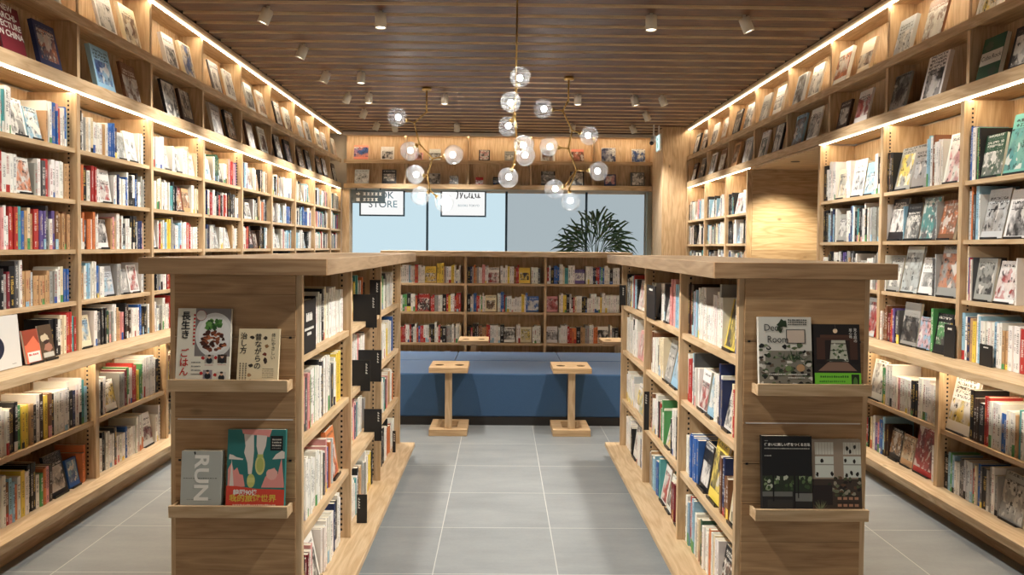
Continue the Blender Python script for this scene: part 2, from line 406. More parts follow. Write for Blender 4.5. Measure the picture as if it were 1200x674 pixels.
def upper_run(sg, U, ys, zs, where, end0=False):
    y0, y1 = ys[0], ys[-1]+UT; bk = U+.31
    t = thing('bookcase', f'tall oak bookcase of {len(zs)+1} rows standing on the ledge {where}', 'bookcase', 'tall wall bookcases')
    for y in ys: box('upright', M['oak_z'], bx(sg, U, bk-.016, y, y+UT, .9215, 2.462), t)
    for a, b in zip(ys, ys[1:]):
        for z in zs: box('shelf', M['oak_pale_y'], bx(sg, U+.012, bk-.016, a+UT+.0005, b-.0005, z-.026, z), t)
    box('back_panel', M['oak_panel_y'], bx(sg, bk-.015, bk, y0, y1, .9215, 2.462), t)
    box('top_board', M['oak_y'], bx(sg, U+.0225, bk, y0, y1, 2.479, 2.495), t)
    box('light_diffuser', M['led_soft'], bx(sg, U+.001, U+.02, y0, y1, 2.4695, 2.4785), t, label='warm glowing diffuser along the top edge')
    box('light_strip', M['led'], bx(sg, U+.026, U+.046, y0, y1, 2.4745, 2.4785), t, label='bright light strip behind the diffuser')
    standards(t, sg, U, [y for y in ys[1:] if y < 8], .93, 2.44)

def rack_run(axis, sg, U, ys, d, where, back=.24):
    """two tiers of face-out display: lip boards, shelves, dividers, back panel, light strip"""
    y0, y1 = ys[0], ys[-1]
    f = (lambda a, b, p, q, z0, z1: bx(sg, a, b, p, q, z0, z1)) if axis == 'y' else (lambda a, b, p, q, z0, z1: (p, q, a, b, z0, z1))
    my = M['oak_y'] if axis == 'y' else M['oak_x']; mp = M['oak_panel_y'] if axis == 'y' else M['oak_panel_x']
    t = thing('display_rack', f'two-tier oak rack for face-out books under the ceiling, {where}', 'rack', 'two-tier display racks under the ceiling')
    for n, (za, zb) in enumerate(((2.479, 2.555), (2.875, 2.935))):
        box('lip_board', my, f(U, U+.022, y0, y1, za, zb), t, bev=.0015)
        box('rack_shelf', my, f(U+.0225, U+back-.016, y0, y1, zb-.034, zb-.012), t)
    box('back_panel', mp, f(U+back-.015, U+back, y0, y1, 2.52, 3.33), t)
    for y in d:
        box('divider', M['oak_z'], f(U+.024, U+back-.016, y, y+.03, 2.5435, 2.8995), t)
        box('divider', M['oak_z'], f(U+.03, U+back-.016, y, y+.03, 2.9235, 3.33), t)
    box('top_board', my, f(U-.035, U+back, y0, y1, 3.331, 3.357), t)
    box('light_strip', M['led'], f(U+.014, U+.034, y0+.02, y1-.02, 3.3267, 3.3307), t, label='bright light strip behind the diffuser')
    box('light_diffuser', M['led_soft'], f(U-.004, U+.006, y0+.02, y1-.02, 3.3215, 3.3307), t, label='glowing warm light strip under the ceiling edge')
    return t

LY = [4.552+.955*n for n in range(-3, 8)]+[11.955]
RY1 = [4.494+.955*n for n in range(-3, 2)]+[6.525]
RY2 = [8.455, 9.27, 10.224, 11.20]
ZL = (2.131, 1.826, 1.529, 1.22); ZR = (1.983, 1.634, 1.275)
lower_run(-1, LU, 2.33, 2.40, 2.328, LY, 'of the left wall')
upper_run(-1, LU, LY, ZL, 'of the left wall')
lower_run(1, RU, 2.52, 2.612, 2.511, RY1, 'of the right wall, near part')
upper_run(1, RU, RY1, ZR, 'of the right wall, near part')
lower_run(1, RU, 2.52, 2.612, 2.511, RY2, 'of the right wall, far part')
upper_run(1, RU, RY2, ZR, 'of the right wall, far part')
rack_run('y', -1, LU, [1.687, 11.985], [y+.05 for y in LY[1:-1]], 'along the left wall')
rack_run('y', 1, RU, [1.629, 11.245], [4.494+.955*n for n in range(-2, 8)], 'along the right wall')
rack_run('x', 1, BY, [-2.50, 2.373], [-1.555, -.56, .437, 1.434], 'over the frosted window')

# ------------------------------------------------------------------ free-standing islands
IY = (2.83, 3.755, 4.68, 5.575)
ZI = (1.145, .813, .452, .105)
def island(x0, x1, cx0, cx1, cy0, lx0, lx1, label):
    cy1 = cy0+2.86
    t = thing('book_island', label, 'bookcase', 'free-standing book islands')
    box('counter_top', M['oak_top_y'], (cx0, cx1, cy0+.0185, cy1, 1.456, 1.516), t, bev=.002)
    box('edge_band', M['oak_band'], (cx0, cx1, cy0, cy0+.018, 1.456, 1.516), t, bev=.002)
    box('base_board', M['oak_pale_y'], (cx0, cx1, cy0, cy1, .072, .104), t, bev=.003)
    box('plinth', M['darkplinth'], (cx0+.07, cx1-.07, cy0+.06, cy1-.06, 0, .0715), t)
    for i, y in enumerate(IY):
        box('upright', M['oak_z'], (x0, x1, y, y+.03, .1045, 1.4555), t)
    xm = (x0+x1)/2
    for a, b in zip(IY, IY[1:]):
        for z in ZI[:3]:
            box('shelf', M['oak_pale_y'], (x0+.01, xm-.0085, a+.0305, b-.0005, z-.027, z), t)
            box('shelf', M['oak_pale_y'], (xm+.0085, x1-.01, a+.0305, b-.0005, z-.027, z), t)
    box('centre_panel', M['oak_panel_y'], (xm-.008, xm+.008, IY[0]+.03, IY[-1], .1045, 1.4555), t)
    p = MB(); zz = [.1045, .6035, .606, .7565, .7595, .9105, .9135, 1.219, 1.2225, 1.4555]
    for a, b in zip(zz[::2], zz[1::2]): p.box(x0+.02, x1-.022, IY[0]-.009, IY[0]-.0004, a, b, bev=.0008)
    p.build('end_panel', M['oak_end'], t)
    for z in (1.2208, .758):
        for x in (x0+.037, x1-.04): MB().box(x-.005, x+.005, IY[0]-.0102, IY[0]-.0092, z-.004, z+.004, bev=.0004).build('peg', M['blackmetal'], t)
    box('slot_rail', M['white'], (x0+.03, x1-.03, IY[0]-.0102, IY[0]-.0092, .9105, .9145), t)
    for z in (1.03, .565):
        g = MB(); ya, yb = IY[0]-.078, IY[0]-.0095
        g.box(lx0, lx1, ya+.0125, yb, z, z+.012)
        g.prism([(ya, z-.001), (ya+.012, z-.001), (ya+.012, z+.042), (ya-.003, z+.042)], lx0, lx1, 'x')
        g.box(lx0, lx0+.01, ya+.0125, yb, z+.0125, z+.035).box(lx1-.01, lx1, ya+.0125, yb, z+.0125, z+.035)
        g.build('display_ledge', M['oak_x'], t)
    standards(t, 1, x1-.05 if x1 < 0 else x0-.0, [], 0, 1)
    xs = x1-.05 if x1 < 0 else x0+.045
    for y in IY[1:]:
        b = MB(); z = .14
        while z < 1.43:
            b.box(xs, xs+.009, y-.0006, y, z, z+.011); z += .026
        b.build('shelf_standard', M['blackmetal'], t, kind='stuff')
    return t
island(-1.235, -.745, -1.318, -.636, 2.755, -1.211, -.777, 'left oak book island, with grey and teal face-out books on its end panel')
island(.893, 1.385, .79, 1.475, 2.80, .943, 1.362, 'right oak book island, with plant and interior picture books on its end panel')

# low double bookcase behind the blue benches
def back_case():
    t = thing('book_island', 'low oak bookcase with a counter, standing across the room behind the blue benches', 'bookcase', 'free-standing book islands')
    X = (-1.355, -.43, .495, 1.42); y0, y1 = 8.75, 9.24
    box('counter_top', M['oak_x'], (-1.385, 1.50, 8.65, 9.34, 1.456, 1.516), t, bev=.003)
    box('base_board', M['oak_x'], (-1.385, 1.50, 8.65, 9.34, .072, .104), t, bev=.003)
    box('plinth', M['darkplinth'], (-1.31, 1.43, 8.72, 9.27, 0, .0715), t)
    for x in X: box('upright', M['oak_z'], (x, x+.03, y0, y1, .1045, 1.4555), t)
    ym = (y0+y1)/2
    for a, b in zip(X, X[1:]):
        for z in ZI[:3]:
            box('shelf', M['oak_x'], (a+.0305, b-.0005, y0+.01, ym-.0085, z-.027, z), t)
            box('shelf', M['oak_x'], (a+.0305, b-.0005, ym+.0085, y1-.01, z-.027, z), t)
    box('centre_panel', M['oak_panel_x'], (X[0]+.03, X[-1], ym-.008, ym+.008, .1045, 1.4555), t)
    return X
BX = back_case()

# ------------------------------------------------------------------ benches and tables
def bench(x0, x1, y0, y1, label):
    t = thing('bench_seat', label, 'bench', 'blue upholstered bench modules')
    MB().box(x0+.002, x1-.002, y0, y1, .075, .455, bev=.012).build('cushion', M['fabric'], t)
    box('plinth', M['darkplinth'], (x0+.002, x1-.002, y0+.004, y1-.03, 0, .0745), t)
for i, (a, b) in enumerate(((-1.50, -.449), (-.449, .588), (.588, 1.64))):
    wh = ('beside the near end of the first island', 'between the two small oak tables', 'behind the second island')[i]
    bench(a, b, 6.61, 7.385, f'blue fabric bench module in the front row, {("left", "middle", "right")[i]} of three')
    bench(a, b, 7.395, 8.02, f'blue fabric bench module in the back row, {("left", "middle", "right")[i]} of three')

def table(x0, x1, y0, y1, label, holes=True):
    t = thing('side_table', label, 'table', 'small oak side tables at the benches')
    b = bmesh.new(); cx, cy = (x0+x1)/2, (y0+y1)/2
    loops = [[(x0, y0), (x1, y0), (x1, y1), (x0, y1)]]
    hs = [(cx-.085, cy-.03), (cx+.085, cy-.03)]
    for hx, hy in hs: loops.append([(hx+.04*math.cos(a*2*math.pi/24), hy+.04*math.sin(a*2*math.pi/24)) for a in range(24)])
    es = []
    for lp in loops:
        v = [b.verts.new((x, y, .567)) for x, y in lp]
        es += [b.edges.new((v[i], v[(i+1) % len(v)])) for i in range(len(v))]
    bmesh.ops.triangle_fill(b, use_beauty=True, edges=es)
    r = bmesh.ops.extrude_face_region(b, geom=b.faces[:])
    bmesh.ops.translate(b, vec=(0, 0, -.042), verts=[g for g in r['geom'] if isinstance(g, bmesh.types.BMVert)])
    m = MB(); m.join(b); m.build('table_top', M['oak_table'], t)
    for hx, hy in hs:
        MB().lathe((hx, hy, .5255), [(.0, 0), (.0395, 0), (.0395, .036), (.037, .036), (.037, .003), (0, .003)], 24).build('cup_holder', M['hole'], t)
    box('post', M['oak_z'], (cx-.028, cx+.028, y0+.035, y0+.091, .0555, .5245), t, bev=.002)
    g = MB()                                   # base: a hollow frame
    g.box(x0+.003, x1-.003, y0, y0+.10, 0.0005, .055, bev=.002)
    g.box(x0+.003, x0+.09, y0+.1005, y1-.06, 0.0005, .055, bev=.002).box(x1-.09, x1-.003, y0+.1005, y1-.06, 0.0005, .055, bev=.002)
    g.box(x0+.003, x1-.003, y1-.0595, y1-.005, 0.0005, .055, bev=.002)
    g.build('base_frame', M['oak_table'], t)
table(-.593, -.272, 6.215, 6.606, 'small oak table with two cup holes, left of the two before the front bench')
table(.434, .754, 6.225, 6.606, 'small oak table with two cup holes, right of the two before the front bench')
table(-.455, -.135, 8.04, 8.42, 'small oak table half hidden behind the benches, in line with the middle of the bookcase')
table(1.09, 1.41, 8.04, 8.42, 'small oak table half hidden behind the benches, beside the right island')

# ------------------------------------------------------------------ signs, camera, plant
t = thing('hanging_sign', 'small smoked-glass direction sign with white symbols under the back rack', 'sign')
box('sign_plate', M['plaque'], (-2.375, -1.845, 11.975, 11.985, 2.243, 2.452), t, bev=.001)
for x in (-2.3, -1.92): box('sign_bracket', M['blackmetal'], (x-.01, x+.01, 11.977, 11.983, 2.452, 2.4785), t)
g = MB()
for n, (z, k) in enumerate(((2.388, 5), (2.300, 4))):
    if n == 0: g.prism([(-2.235, z), (-2.268, z-.03), (-2.268, z-.01), (-2.30, z-.01), (-2.30, z+.01), (-2.268, z+.01), (-2.268, z+.03)], 11.9738, 11.9746, 'y')
    else: g.box(-2.30, -2.245, 11.9738, 11.9746, z-.026, z+.026)
    for i in range(k):
        x = -2.19+i*.062
        g.box(x, x+.042, 11.9738, 11.9746, z-.02, z-.011).box(x, x+.042, 11.9738, 11.9746, z+.011, z+.02).box(x+.016, x+.026, 11.9738, 11.9746, z-.0105, z+.0105)
g.build('sign_symbols', M['print_white'], t)

def poster(x0, x1, label):
    t = thing('poster_frame', label, 'poster', 'framed posters on the frosted window')
    z0, z1 = 2.045, 2.452; y = 12.10
    g = MB(); g.box(x0, x0+.024, y, y+.03, z0, z1).box(x1-.024, x1, y, y+.03, z0, z1).box(x0+.024, x1-.024, y, y+.03, z0, z0+.024).box(x0+.024, x1-.024, y, y+.03, z1-.01, z1)
    g.build('frame', M['mullion'], t); box('sheet', emit('poster_sheet', (252, 252, 250), .88), (x0+.0245, x1-.0245, y+.012, y+.029, z0+.0245, z1-.0105), t)
    return t
t = poster(-2.274, -1.552, 'dark-framed white poster lettered in capitals, beside the hanging sign')
text('lettering', 'BOOK', M['print_teal'], .155, (-1.95, 12.111, 2.375), (R(90), 0, 0), t)
text('lettering', 'STORE', M['print_teal'], .155, (-1.90, 12.111, 2.232), (R(90), 0, 0), t)
t = poster(-.982, -.254, 'dark-framed white poster with brush script, in the second window panel')
g = MB(); y = 12.109
def stroke(pts, r=.009): g.tube([(x, y, z) for x, z in pts], r, 6)
for pts in ([(-.73, 2.46), (-.705, 2.43), (-.715, 2.35), (-.73, 2.33)], [(-.67, 2.43), (-.655, 2.35), (-.63, 2.43), (-.665, 2.34)], [(-.60, 2.40), (-.595, 2.35), (-.565, 2.345), (-.55, 2.37)],
            [(-.52, 2.43), (-.53, 2.36), (-.49, 2.345), (-.48, 2.43), (-.475, 2.35), (-.44, 2.345)], [(-.43, 2.42), (-.42, 2.36), (-.39, 2.35), (-.375, 2.43), (-.37, 2.35), (-.345, 2.36)]): stroke(pts)
g.build('lettering', M['print_ink'], t)
text('lettering', 'BOOKS TOKYO', M['print_teal'], .048, (-.535, 12.111, 2.225), (R(90), 0, 0), t)

t = thing('exit_sign', 'slim lit emergency exit sign hung beside the oak pillar', 'sign')
box('sign_box', M['white'], (2.268, 2.292, 10.96, 11.22, 2.99, 3.23), t, bev=.003)
box('sign_face', M['exit_face'], (2.266, 2.2678, 10.97, 11.21, 3.0, 3.22), t)
g = MB(); g.lathe((2.2655, 11.12, 3.165), [(0, 0), (.02, 0), (.02, .0006), (0, .0006)], 14, (-1, 0, 0))
g.prism([(11.07, 3.06), (11.15, 3.14), (11.16, 3.12), (11.11, 3.07), (11.13, 3.03), (11.11, 3.03)], 2.2649, 2.2655, 'x')
g.build('running_figure', M['exit_green'], t)
box('sign_hanger', M['white'], (2.275, 2.285, 11.06, 11.12, 3.23, 3.3595), t)
t = thing('hanging_security_camera', 'small white bullet camera hanging by the exit sign', 'camera')
MB().tube([(2.19, 11.02, 3.3598), (2.19, 11.02, 3.20)], .012).build('bracket', M['white'], t)
MB().lathe((2.21, 11.06, 3.19), [(0, 0), (.03, 0), (.036, .02), (.036, .13), (.03, .14), (0, .14)], 20, (-.35, -.75, -.55)).build('camera_body', M['white'], t, True)
MB().lathe((2.142, 10.915, 3.084), [(0, 0), (.03, 0), (.03, .012), (0, .012)], 20, (-.35, -.75, -.55)).build('camera_lens', M['black'], t, True)

def palm(px, py):
    t = thing('potted_palm', 'tall green fan palm in a pot behind the low bookcase', 'plant')
    MB().lathe((px, py, 0), [(.0, 0), (.15, 0), (.19, .36), (.2, .38), (.185, .38), (.175, .35), (0, .35)], 28).build('pot', M['pot'], t, True)
    MB().lathe((px, py, .33), [(0, 0), (.172, 0), (.16, .035), (0, .035)], 24).build('soil', M['soil'], t)
    rr = random.Random(5)
    for k in range(6):
        a = k*1.05; x, y = px+.07*math.cos(a), py+.07*math.sin(a); h = 1.15+.12*k/2
        MB().tube([(x, y, .35), (x+.02*math.cos(a), y+.02*math.sin(a), h*.6), (px+.12*math.cos(a), py+.12*math.sin(a), h)], .013, 8, .008).build('stem', M['stem'], t)
    fr = [(-.50, .0, 1.60, 2.9), (-.28, .12, 1.74, 2.5), (-.40, -.1, 1.66, 2.75), (-.12, -.12, 1.82, 2.0), (.02, .0, 1.92, 1.5), (.10, .14, 1.88, 1.25), (.24, -.1, 1.80, .8), (.42, .02, 1.72, .35), (.36, .15, 1.62, .1),
          (.30, -.16, 1.66, -.1), (.05, -.2, 1.70, 1.3), (-.18, .2, 1.68, 2.3), (.16, .2, 1.76, 1.0), (-.05, .16, 1.62, 1.9), (.12, -.24, 1.60, .4), (-.26, -.2, 1.58, 2.8)]
    for dx, dy, z, an in fr:
        b = MB(); base = Vector((px+dx*.22, py+dy*.3, 1.30+.1*rr.random())); tip = Vector((px+dx*.55, py+dy, z-.05))
        b.tube([base, base.lerp(tip, .5)+Vector((0, 0, .06)), tip], .006, 6, .004)
        out = Vector((math.cos(an), .35*(1 if dy >= 0 else -1)*rr.random(), math.sin(an)*.75)).normalized()
        side = Vector((-out.z, rr.uniform(-.35, .35), out.x)).normalized(); nrm = out.cross(side).normalized()
        for q in range(7):
            th = (q-3)*.33+rr.uniform(-.05, .05); L = .42*(1-.03*abs(q-3))*rr.uniform(.85, 1.1)
            d = (out*math.cos(th)+side*math.sin(th)).normalized(); w_ = nrm.cross(d).normalized()*.013
            p0 = tip; p1 = tip+d*L*.45; p2 = tip+d*L*.8+Vector((0, 0, -.02-.05*rr.random())); p3 = tip+d*L+Vector((0, 0, -.06-.10*rr.random()))
            fold = nrm*.005
            vs = [b.b.verts.new(v) for v in (p0, p1-w_, p1+w_, p2-w_, p2+w_, p3, p1+fold, p2+fold)]
            for f in ((0, 1, 6), (0, 6, 2), (1, 3, 7, 6), (6, 7, 4, 2), (3, 5, 7), (7, 5, 4)): b.b.faces.new([vs[i] for i in f])
        b.build('frond', M['leaf'], t)
palm(1.28, 10.4)

# ------------------------------------------------------------------ lamps
def look(o, d): o.rotation_euler = Vector(d).to_track_quat('-Z', 'Y').to_euler()
def light(kind, loc, power, col=(1, .86, .68), d=(0, 0, -1), **kw):
    l = bpy.data.lights.new(kind.lower()+'_light', kind); l.energy = power; l.color = col
    for k, v in kw.items(): setattr(l, k, v)
    o = bpy.data.objects.new(l.name, l); C.objects.link(o); o.location = loc; look(o, d); return o
def globe(t, c, r, sock):
    """a blown glass globe with its bulb and brass socket, sock = direction of the arm it hangs on"""
    c = Vector(c); d = (Vector(sock)-c).normalized()
    b = bmesh.new(); bmesh.ops.create_uvsphere(b, u_segments=32, v_segments=18, radius=r)
    rr = random.Random(int(c.x*1000)); ph = [rr.uniform(0, 6) for _ in range(3)]
    for v in b.verts:
        n = v.co.normalized(); v.co *= 1+.035*math.sin(3*n.x+ph[0])*math.sin(3.4*n.z+ph[1])+.02*math.sin(5*n.y+ph[2])
    m = MB(); m.join(b, Matrix.Translation(c)); g = m.build('globe_shade', M['globe'], t, True)
    MB().lathe(c+d*r*.98, [(0, 0), (r*.2, 0), (r*.24, r*.1), (r*.15, r*.28), (0, r*.28)], 16, d).build('socket', M['brass'], t, True)
    b = bmesh.new(); bmesh.ops.create_uvsphere(b, u_segments=16, v_segments=10, radius=r*.3)
    m = MB(); m.join(b, Matrix.Translation(c+d*r*.12)); m.build('bulb', M['bulb'], g, True)
    light('POINT', c+d*r*.12, 30. if r > .08 else 10., (1, .95, .88), shadow_soft_size=r*.3)
def chandelier(P, edges, globes, r, label, tube):
    t = thing('chandelier', label, 'chandelier', 'branching globe chandeliers')
    x, y, z = P['top']
    MB().lathe((x, y, 3.325), [(0, 0), (.05, 0), (.055, .012), (.05, .034), (0, .034)], 24).build('ceiling_rose', M['brass'], t, True)
    for a, b in edges: MB().tube([P[a], P[b]], tube, 10).build('arm', M['brass'], t, True)
    for k in sorted(set(k for e in edges for k in e) - {'top'}):
        b = bmesh.new(); bmesh.ops.create_uvsphere(b, u_segments=12, v_segments=8, radius=tube*1.7)
        m = MB(); m.join(b, Matrix.Translation(P[k])); m.build('joint', M['brass'], t, True)
    for k, s in globes:
        c = Vector(P[k]); d = (Vector(P[s])-c).normalized()
        globe(t, c, r, P[s])
        if (Vector(P[s])-c).length > r*1.1: MB().tube([c+d*r*1.05, P[s]], tube*.9, 10).build('arm', M['brass'], t, True)
P = {k: (x, 8.6+dy, z) for k, x, dy, z in (('top', -.861, 0, 3.33), ('A', -.861, 0, 3.087), ('B', -.999, 0, 2.961), ('g1', -1.187, -.05, 3.017), ('C', -.945, 0, 2.731), ('g2', -1.06, .08, 2.653), ('D', -.79, 0, 2.56),
     ('g3', -.549, -.06, 2.601), ('E', -.852, 0, 2.367), ('g4', -.992, .05, 2.385), ('F', -.812, 0, 2.194), ('g5', -.932, .06, 2.145), ('g6', -.652, -.05, 2.061))}
chandelier(P, [('top', 'A'), ('A', 'B'), ('B', 'C'), ('C', 'D'), ('D', 'E'), ('E', 'F')], [('g1', 'B'), ('g2', 'C'), ('g3', 'D'), ('g4', 'E'), ('g5', 'F'), ('g6', 'F')], .106, 'branching brass chandelier of six glass globes before the framed posters', .009)
P = {k: (x, 8.0+dy, z) for k, x, dy, z in (('top', .690, 0, 3.33), ('A', .686, 0, 3.112), ('B', .629, 0, 3.005), ('g1', .418, -.05, 3.016), ('C', .73, 0, 2.8), ('g2', .915, .06, 2.758), ('D', .692, 0, 2.612), ('g3', .489, .05, 2.637),
     ('E', .78, 0, 2.389), ('g4', 1.01, -.04, 2.374), ('F', .656, 0, 2.209), ('g5', .544, -.06, 2.181), ('G', .706, 0, 2.19), ('g6', .725, .05, 2.057))}
chandelier(P, [('top', 'A'), ('A', 'B'), ('B', 'C'), ('C', 'D'), ('D', 'E'), ('E', 'F'), ('E', 'G')], [('g1', 'B'), ('g2', 'C'), ('g3', 'D'), ('g4', 'E'), ('g5', 'F'), ('g6', 'G')], .099, 'branching brass chandelier of six glass globes above the small tables, before the palm', .009)
P = {k: (x, 5.2+dy, z) for k, x, dy, z in (('top', .092, 0, 3.33), ('A', .087, 0, 2.62), ('g1', .112, -.13, 2.697), ('g2', .05, -.16, 2.526), ('A2', .08, 0, 2.47), ('g3', .036, .12, 2.41), ('B', .096, 0, 2.30), ('g4', .139, -.17, 2.24), ('g5', .160, .12, 2.206),
     ('C', .078, 0, 2.13), ('g6', .04, -.07, 2.035))}
chandelier(P, [('top', 'A'), ('A', 'A2'), ('A2', 'B'), ('B', 'C')], [('g1', 'A'), ('g2', 'A2'), ('g3', 'A2'), ('g4', 'B'), ('g5', 'B'), ('g6', 'C')], .068, 'brass chandelier of six glass globes seen edge-on, nearest of the three on its long rod', .0065)

SPOT = 3.5
def spot(x, y, aim, label, body=True, power=60., size=74.):
    d = Vector(aim).normalized(); c = Vector((x, y, 3.285))
    if body:
        t = thing('spotlight', label, 'spotlight', 'ceiling spotlights under the slats')
        MB().lathe(c-d*.055, [(0, 0), (.04, 0), (.043, .004), (.043, .11), (.039, .11), (.039, .098), (0, .098)], 24, d).build('housing', M['lamp_body'], t, True)
        MB().lathe(c+d*.044, [(0, 0), (.036, 0), (.036, .004), (0, .004)], 20, d).build('lens', M['lens'], t)
        MB().tube([c-d*.05, (c.x-d.x*.05, c.y, 3.3595)], .012).build('stem', M['lamp_body'], t)
    light('SPOT', c+d*.075, power*SPOT, (1, .95, .87), d, spot_size=R(size), spot_blend=1., shadow_soft_size=.05)
WALLA, WALLB, DOWN = (-.42, .0, -1), (.42, .0, -1), (0, .0, -1)
SP = [(-1.79, 5.76, WALLA, 'white spotlight over the left wall, nearest of its row'), (-.939, 5.84, DOWN, 'white spotlight pointing straight down, nearest above the left island'),
      (1.125, 5.82, DOWN, 'white spotlight pointing straight down, nearest above the right island'), (1.861, 5.84, WALLB, 'white spotlight over the right wall, nearest of its row'),
      (-1.793, 6.81, WALLA, 'white spotlight over the left wall, second in its row'), (-1.817, 7.80, WALLA, 'white spotlight over the left wall, third in its row'),
      (-1.456, 7.82, DOWN, 'white spotlight standing next to the third one of the left wall row'), (-1.566, 8.89, DOWN, 'white spotlight standing next to the fourth one of the left wall row'),
      (-1.817, 8.90, WALLA, 'white spotlight over the left wall, fourth in its row'), (-1.814, 9.93, WALLA, 'white spotlight over the left wall, fifth in its row'),
      (-1.815, 10.94, WALLA, 'white spotlight over the left wall, last in its row'), (-1.56, 11.03, (0, .5, -1), 'white spotlight beside the last one of the left wall, aimed at the back rack'),
      (-.682, 8.90, DOWN, 'white spotlight above the low bookcase, beside the chandelier before the posters'), (-.661, 10.98, (0, .5, -1), 'white spotlight aimed at the back rack over the poster window'),
      (.869, 8.86, DOWN, 'white spotlight above the low bookcase, beside the chandelier before the palm'), (1.005, 10.95, (0, .5, -1), 'white spotlight aimed at the back rack over the palm'),
      (1.538, 8.88, (.25, 0, -1), 'white spotlight next to the right wall row, level with the far low bookcase'), (1.864, 8.86, WALLB, 'white spotlight over the right wall, second in its row'),
      (1.874, 9.9, WALLB, 'white spotlight over the right wall, third in its row'), (1.882, 10.97, WALLB, 'white spotlight over the right wall, last in its row')]
for x, y, a, l in SP: spot(x, y, a, l)
for x in (-1.79, 1.861):                                   # the same rows go on over the near part of the shop, above the frame
    for y in (4.8, 3.8, 2.8, 1.8): spot(x, y, WALLA if x < 0 else WALLB, '', False, 22, 84)
for y in (4.75, 3.5, 2.3): spot(-.94, y, (.8, .12, -1), '', False, 66, 80); spot(1.125, y, (-.8, .12, -1), '', False, 66, 80)  # unseen spots without bodies, added to brighten the book spines on the islands
light('SPOT', (2.95, 7.75, 2.44), 125, (1, .84, .6), (.12, .55, -1), spot_size=R(85), spot_blend=.7, shadow_soft_size=.03)
t = thing('downlight', 'small round downlight in the passage soffit', 'lamp')
MB().lathe((2.945, 7.62, 2.4535), [(0, 0), (.045, 0), (.045, -.003), (.036, -.003), (.036, -.001), (0, -.001)], 24).build('rim', M['blackmetal'], t)

# ------------------------------------------------------------------ camera and world
cam = bpy.data.cameras.new('camera'); co = bpy.data.objects.new('camera', cam); C.objects.link(co); S.camera = co
F, yaw, pitch, roll = 887.1074, .0086, .0303, .009
cam.sensor_width = 36.; cam.lens = F/1200*36.; cam.shift_x = (600-595.3746)/1200; cam.shift_y = -(337-316.9539)/1200
cam.clip_start = .05; cam.clip_end = 60.
def cam_axes():
    # world -> camera rotation used for the survey of the room: yaw about z, pitch about x, roll about the view axis
    rz = Matrix.Rotation(yaw, 3, 'Z'); rx = Matrix.Rotation(pitch, 3, 'X'); ry = Matrix.Rotation(roll, 3, 'Y')
    return rz, rx, ry
rz, rx, ry = cam_axes()
W2C = ry @ rx @ rz                                          # maps to axes: x right, y forward, z up
B = Matrix(((1, 0, 0), (0, 0, 1), (0, -1, 0)))              # to the camera's own axes: x right, y up, -z forward
co.matrix_world = Matrix.Translation((0, 0, 1.5643)) @ ((B @ W2C).transposed()).to_4x4()
def project(p):
    v = W2C @ (Vector(p)-Vector((0, 0, 1.5643)))
    if v.y < .1: return None
    return 595.3746+F*v.x/v.y, 316.9539-F*v.z/v.y, v.y

w = bpy.data.worlds.new('world'); S.world = w; w.use_nodes = True
w.node_tree.nodes['Background'].inputs[0].default_value = (1., .95, .89, 1); w.node_tree.nodes['Background'].inputs[1].default_value = .34
S.view_settings.view_transform = 'Standard'; S.view_settings.look = 'None'; S.view_settings.gamma = 1; S.view_settings.use_curve_mapping = False
S.view_settings.exposure = .18
S.cycles.max_bounces = 8; S.cycles.diffuse_bounces = 5; S.cycles.transparent_max_bounces = 12; S.cycles.caustics_reflective = False; S.cycles.caustics_refractive = False
S.cycles.sample_clamp_indirect = 4.; S.cycles.use_denoising = True
# ------------------------------------------------------------------ books
COL = {'w': (236, 233, 226), 'k': (32, 32, 35), 'g': (158, 157, 152), 'G': (84, 84, 86), 'c': (228, 214, 182), 'r': (178, 58, 54), 'p': (222, 158, 156), 'o': (216, 128, 78),
       'y': (236, 208, 88), 'b': (54, 98, 168), 'B': (38, 50, 92), 'l': (152, 192, 214), 't': (84, 158, 158), 'e': (84, 152, 92), 'E': (46, 80, 60), 'n': (124, 84, 58), 'N': (64, 48, 42),
       'm': (118, 40, 50), 'v': (98, 82, 140), 's': (192, 196, 198), 'a': (192, 154, 112), 'S': (232, 142, 120), 'x': (112, 180, 162)}
WORD = {'w': 'white', 'k': 'black', 'g': 'grey', 'G': 'dark grey', 'c': 'cream', 'r': 'red', 'p': 'pink', 'o': 'orange', 'y': 'yellow', 'b': 'blue', 'B': 'navy', 'l': 'pale blue', 't': 'teal', 'e': 'green',
        'E': 'dark green', 'n': 'brown', 'N': 'dark brown', 'm': 'maroon', 'v': 'purple', 's': 'silver', 'a': 'tan', 'S': 'salmon', 'x': 'mint'}
ORD = 'first second third fourth fifth sixth seventh eighth ninth tenth eleventh twelfth thirteenth fourteenth fifteenth sixteenth seventeenth eighteenth nineteenth twentieth'.split()
ORD += ['twenty-'+o for o in ORD[:9]]+['thirtieth']+['thirty-'+o for o in ORD[:9]]+['fortieth']+['forty-'+o for o in ORD[:9]]
def jit(c, a=.06):
    l = lin(c); f = 1+rnd.uniform(-a, a)
    return tuple(min(1., max(0., x*f*(1+rnd.uniform(-a*.5, a*.5)))) for x in l)

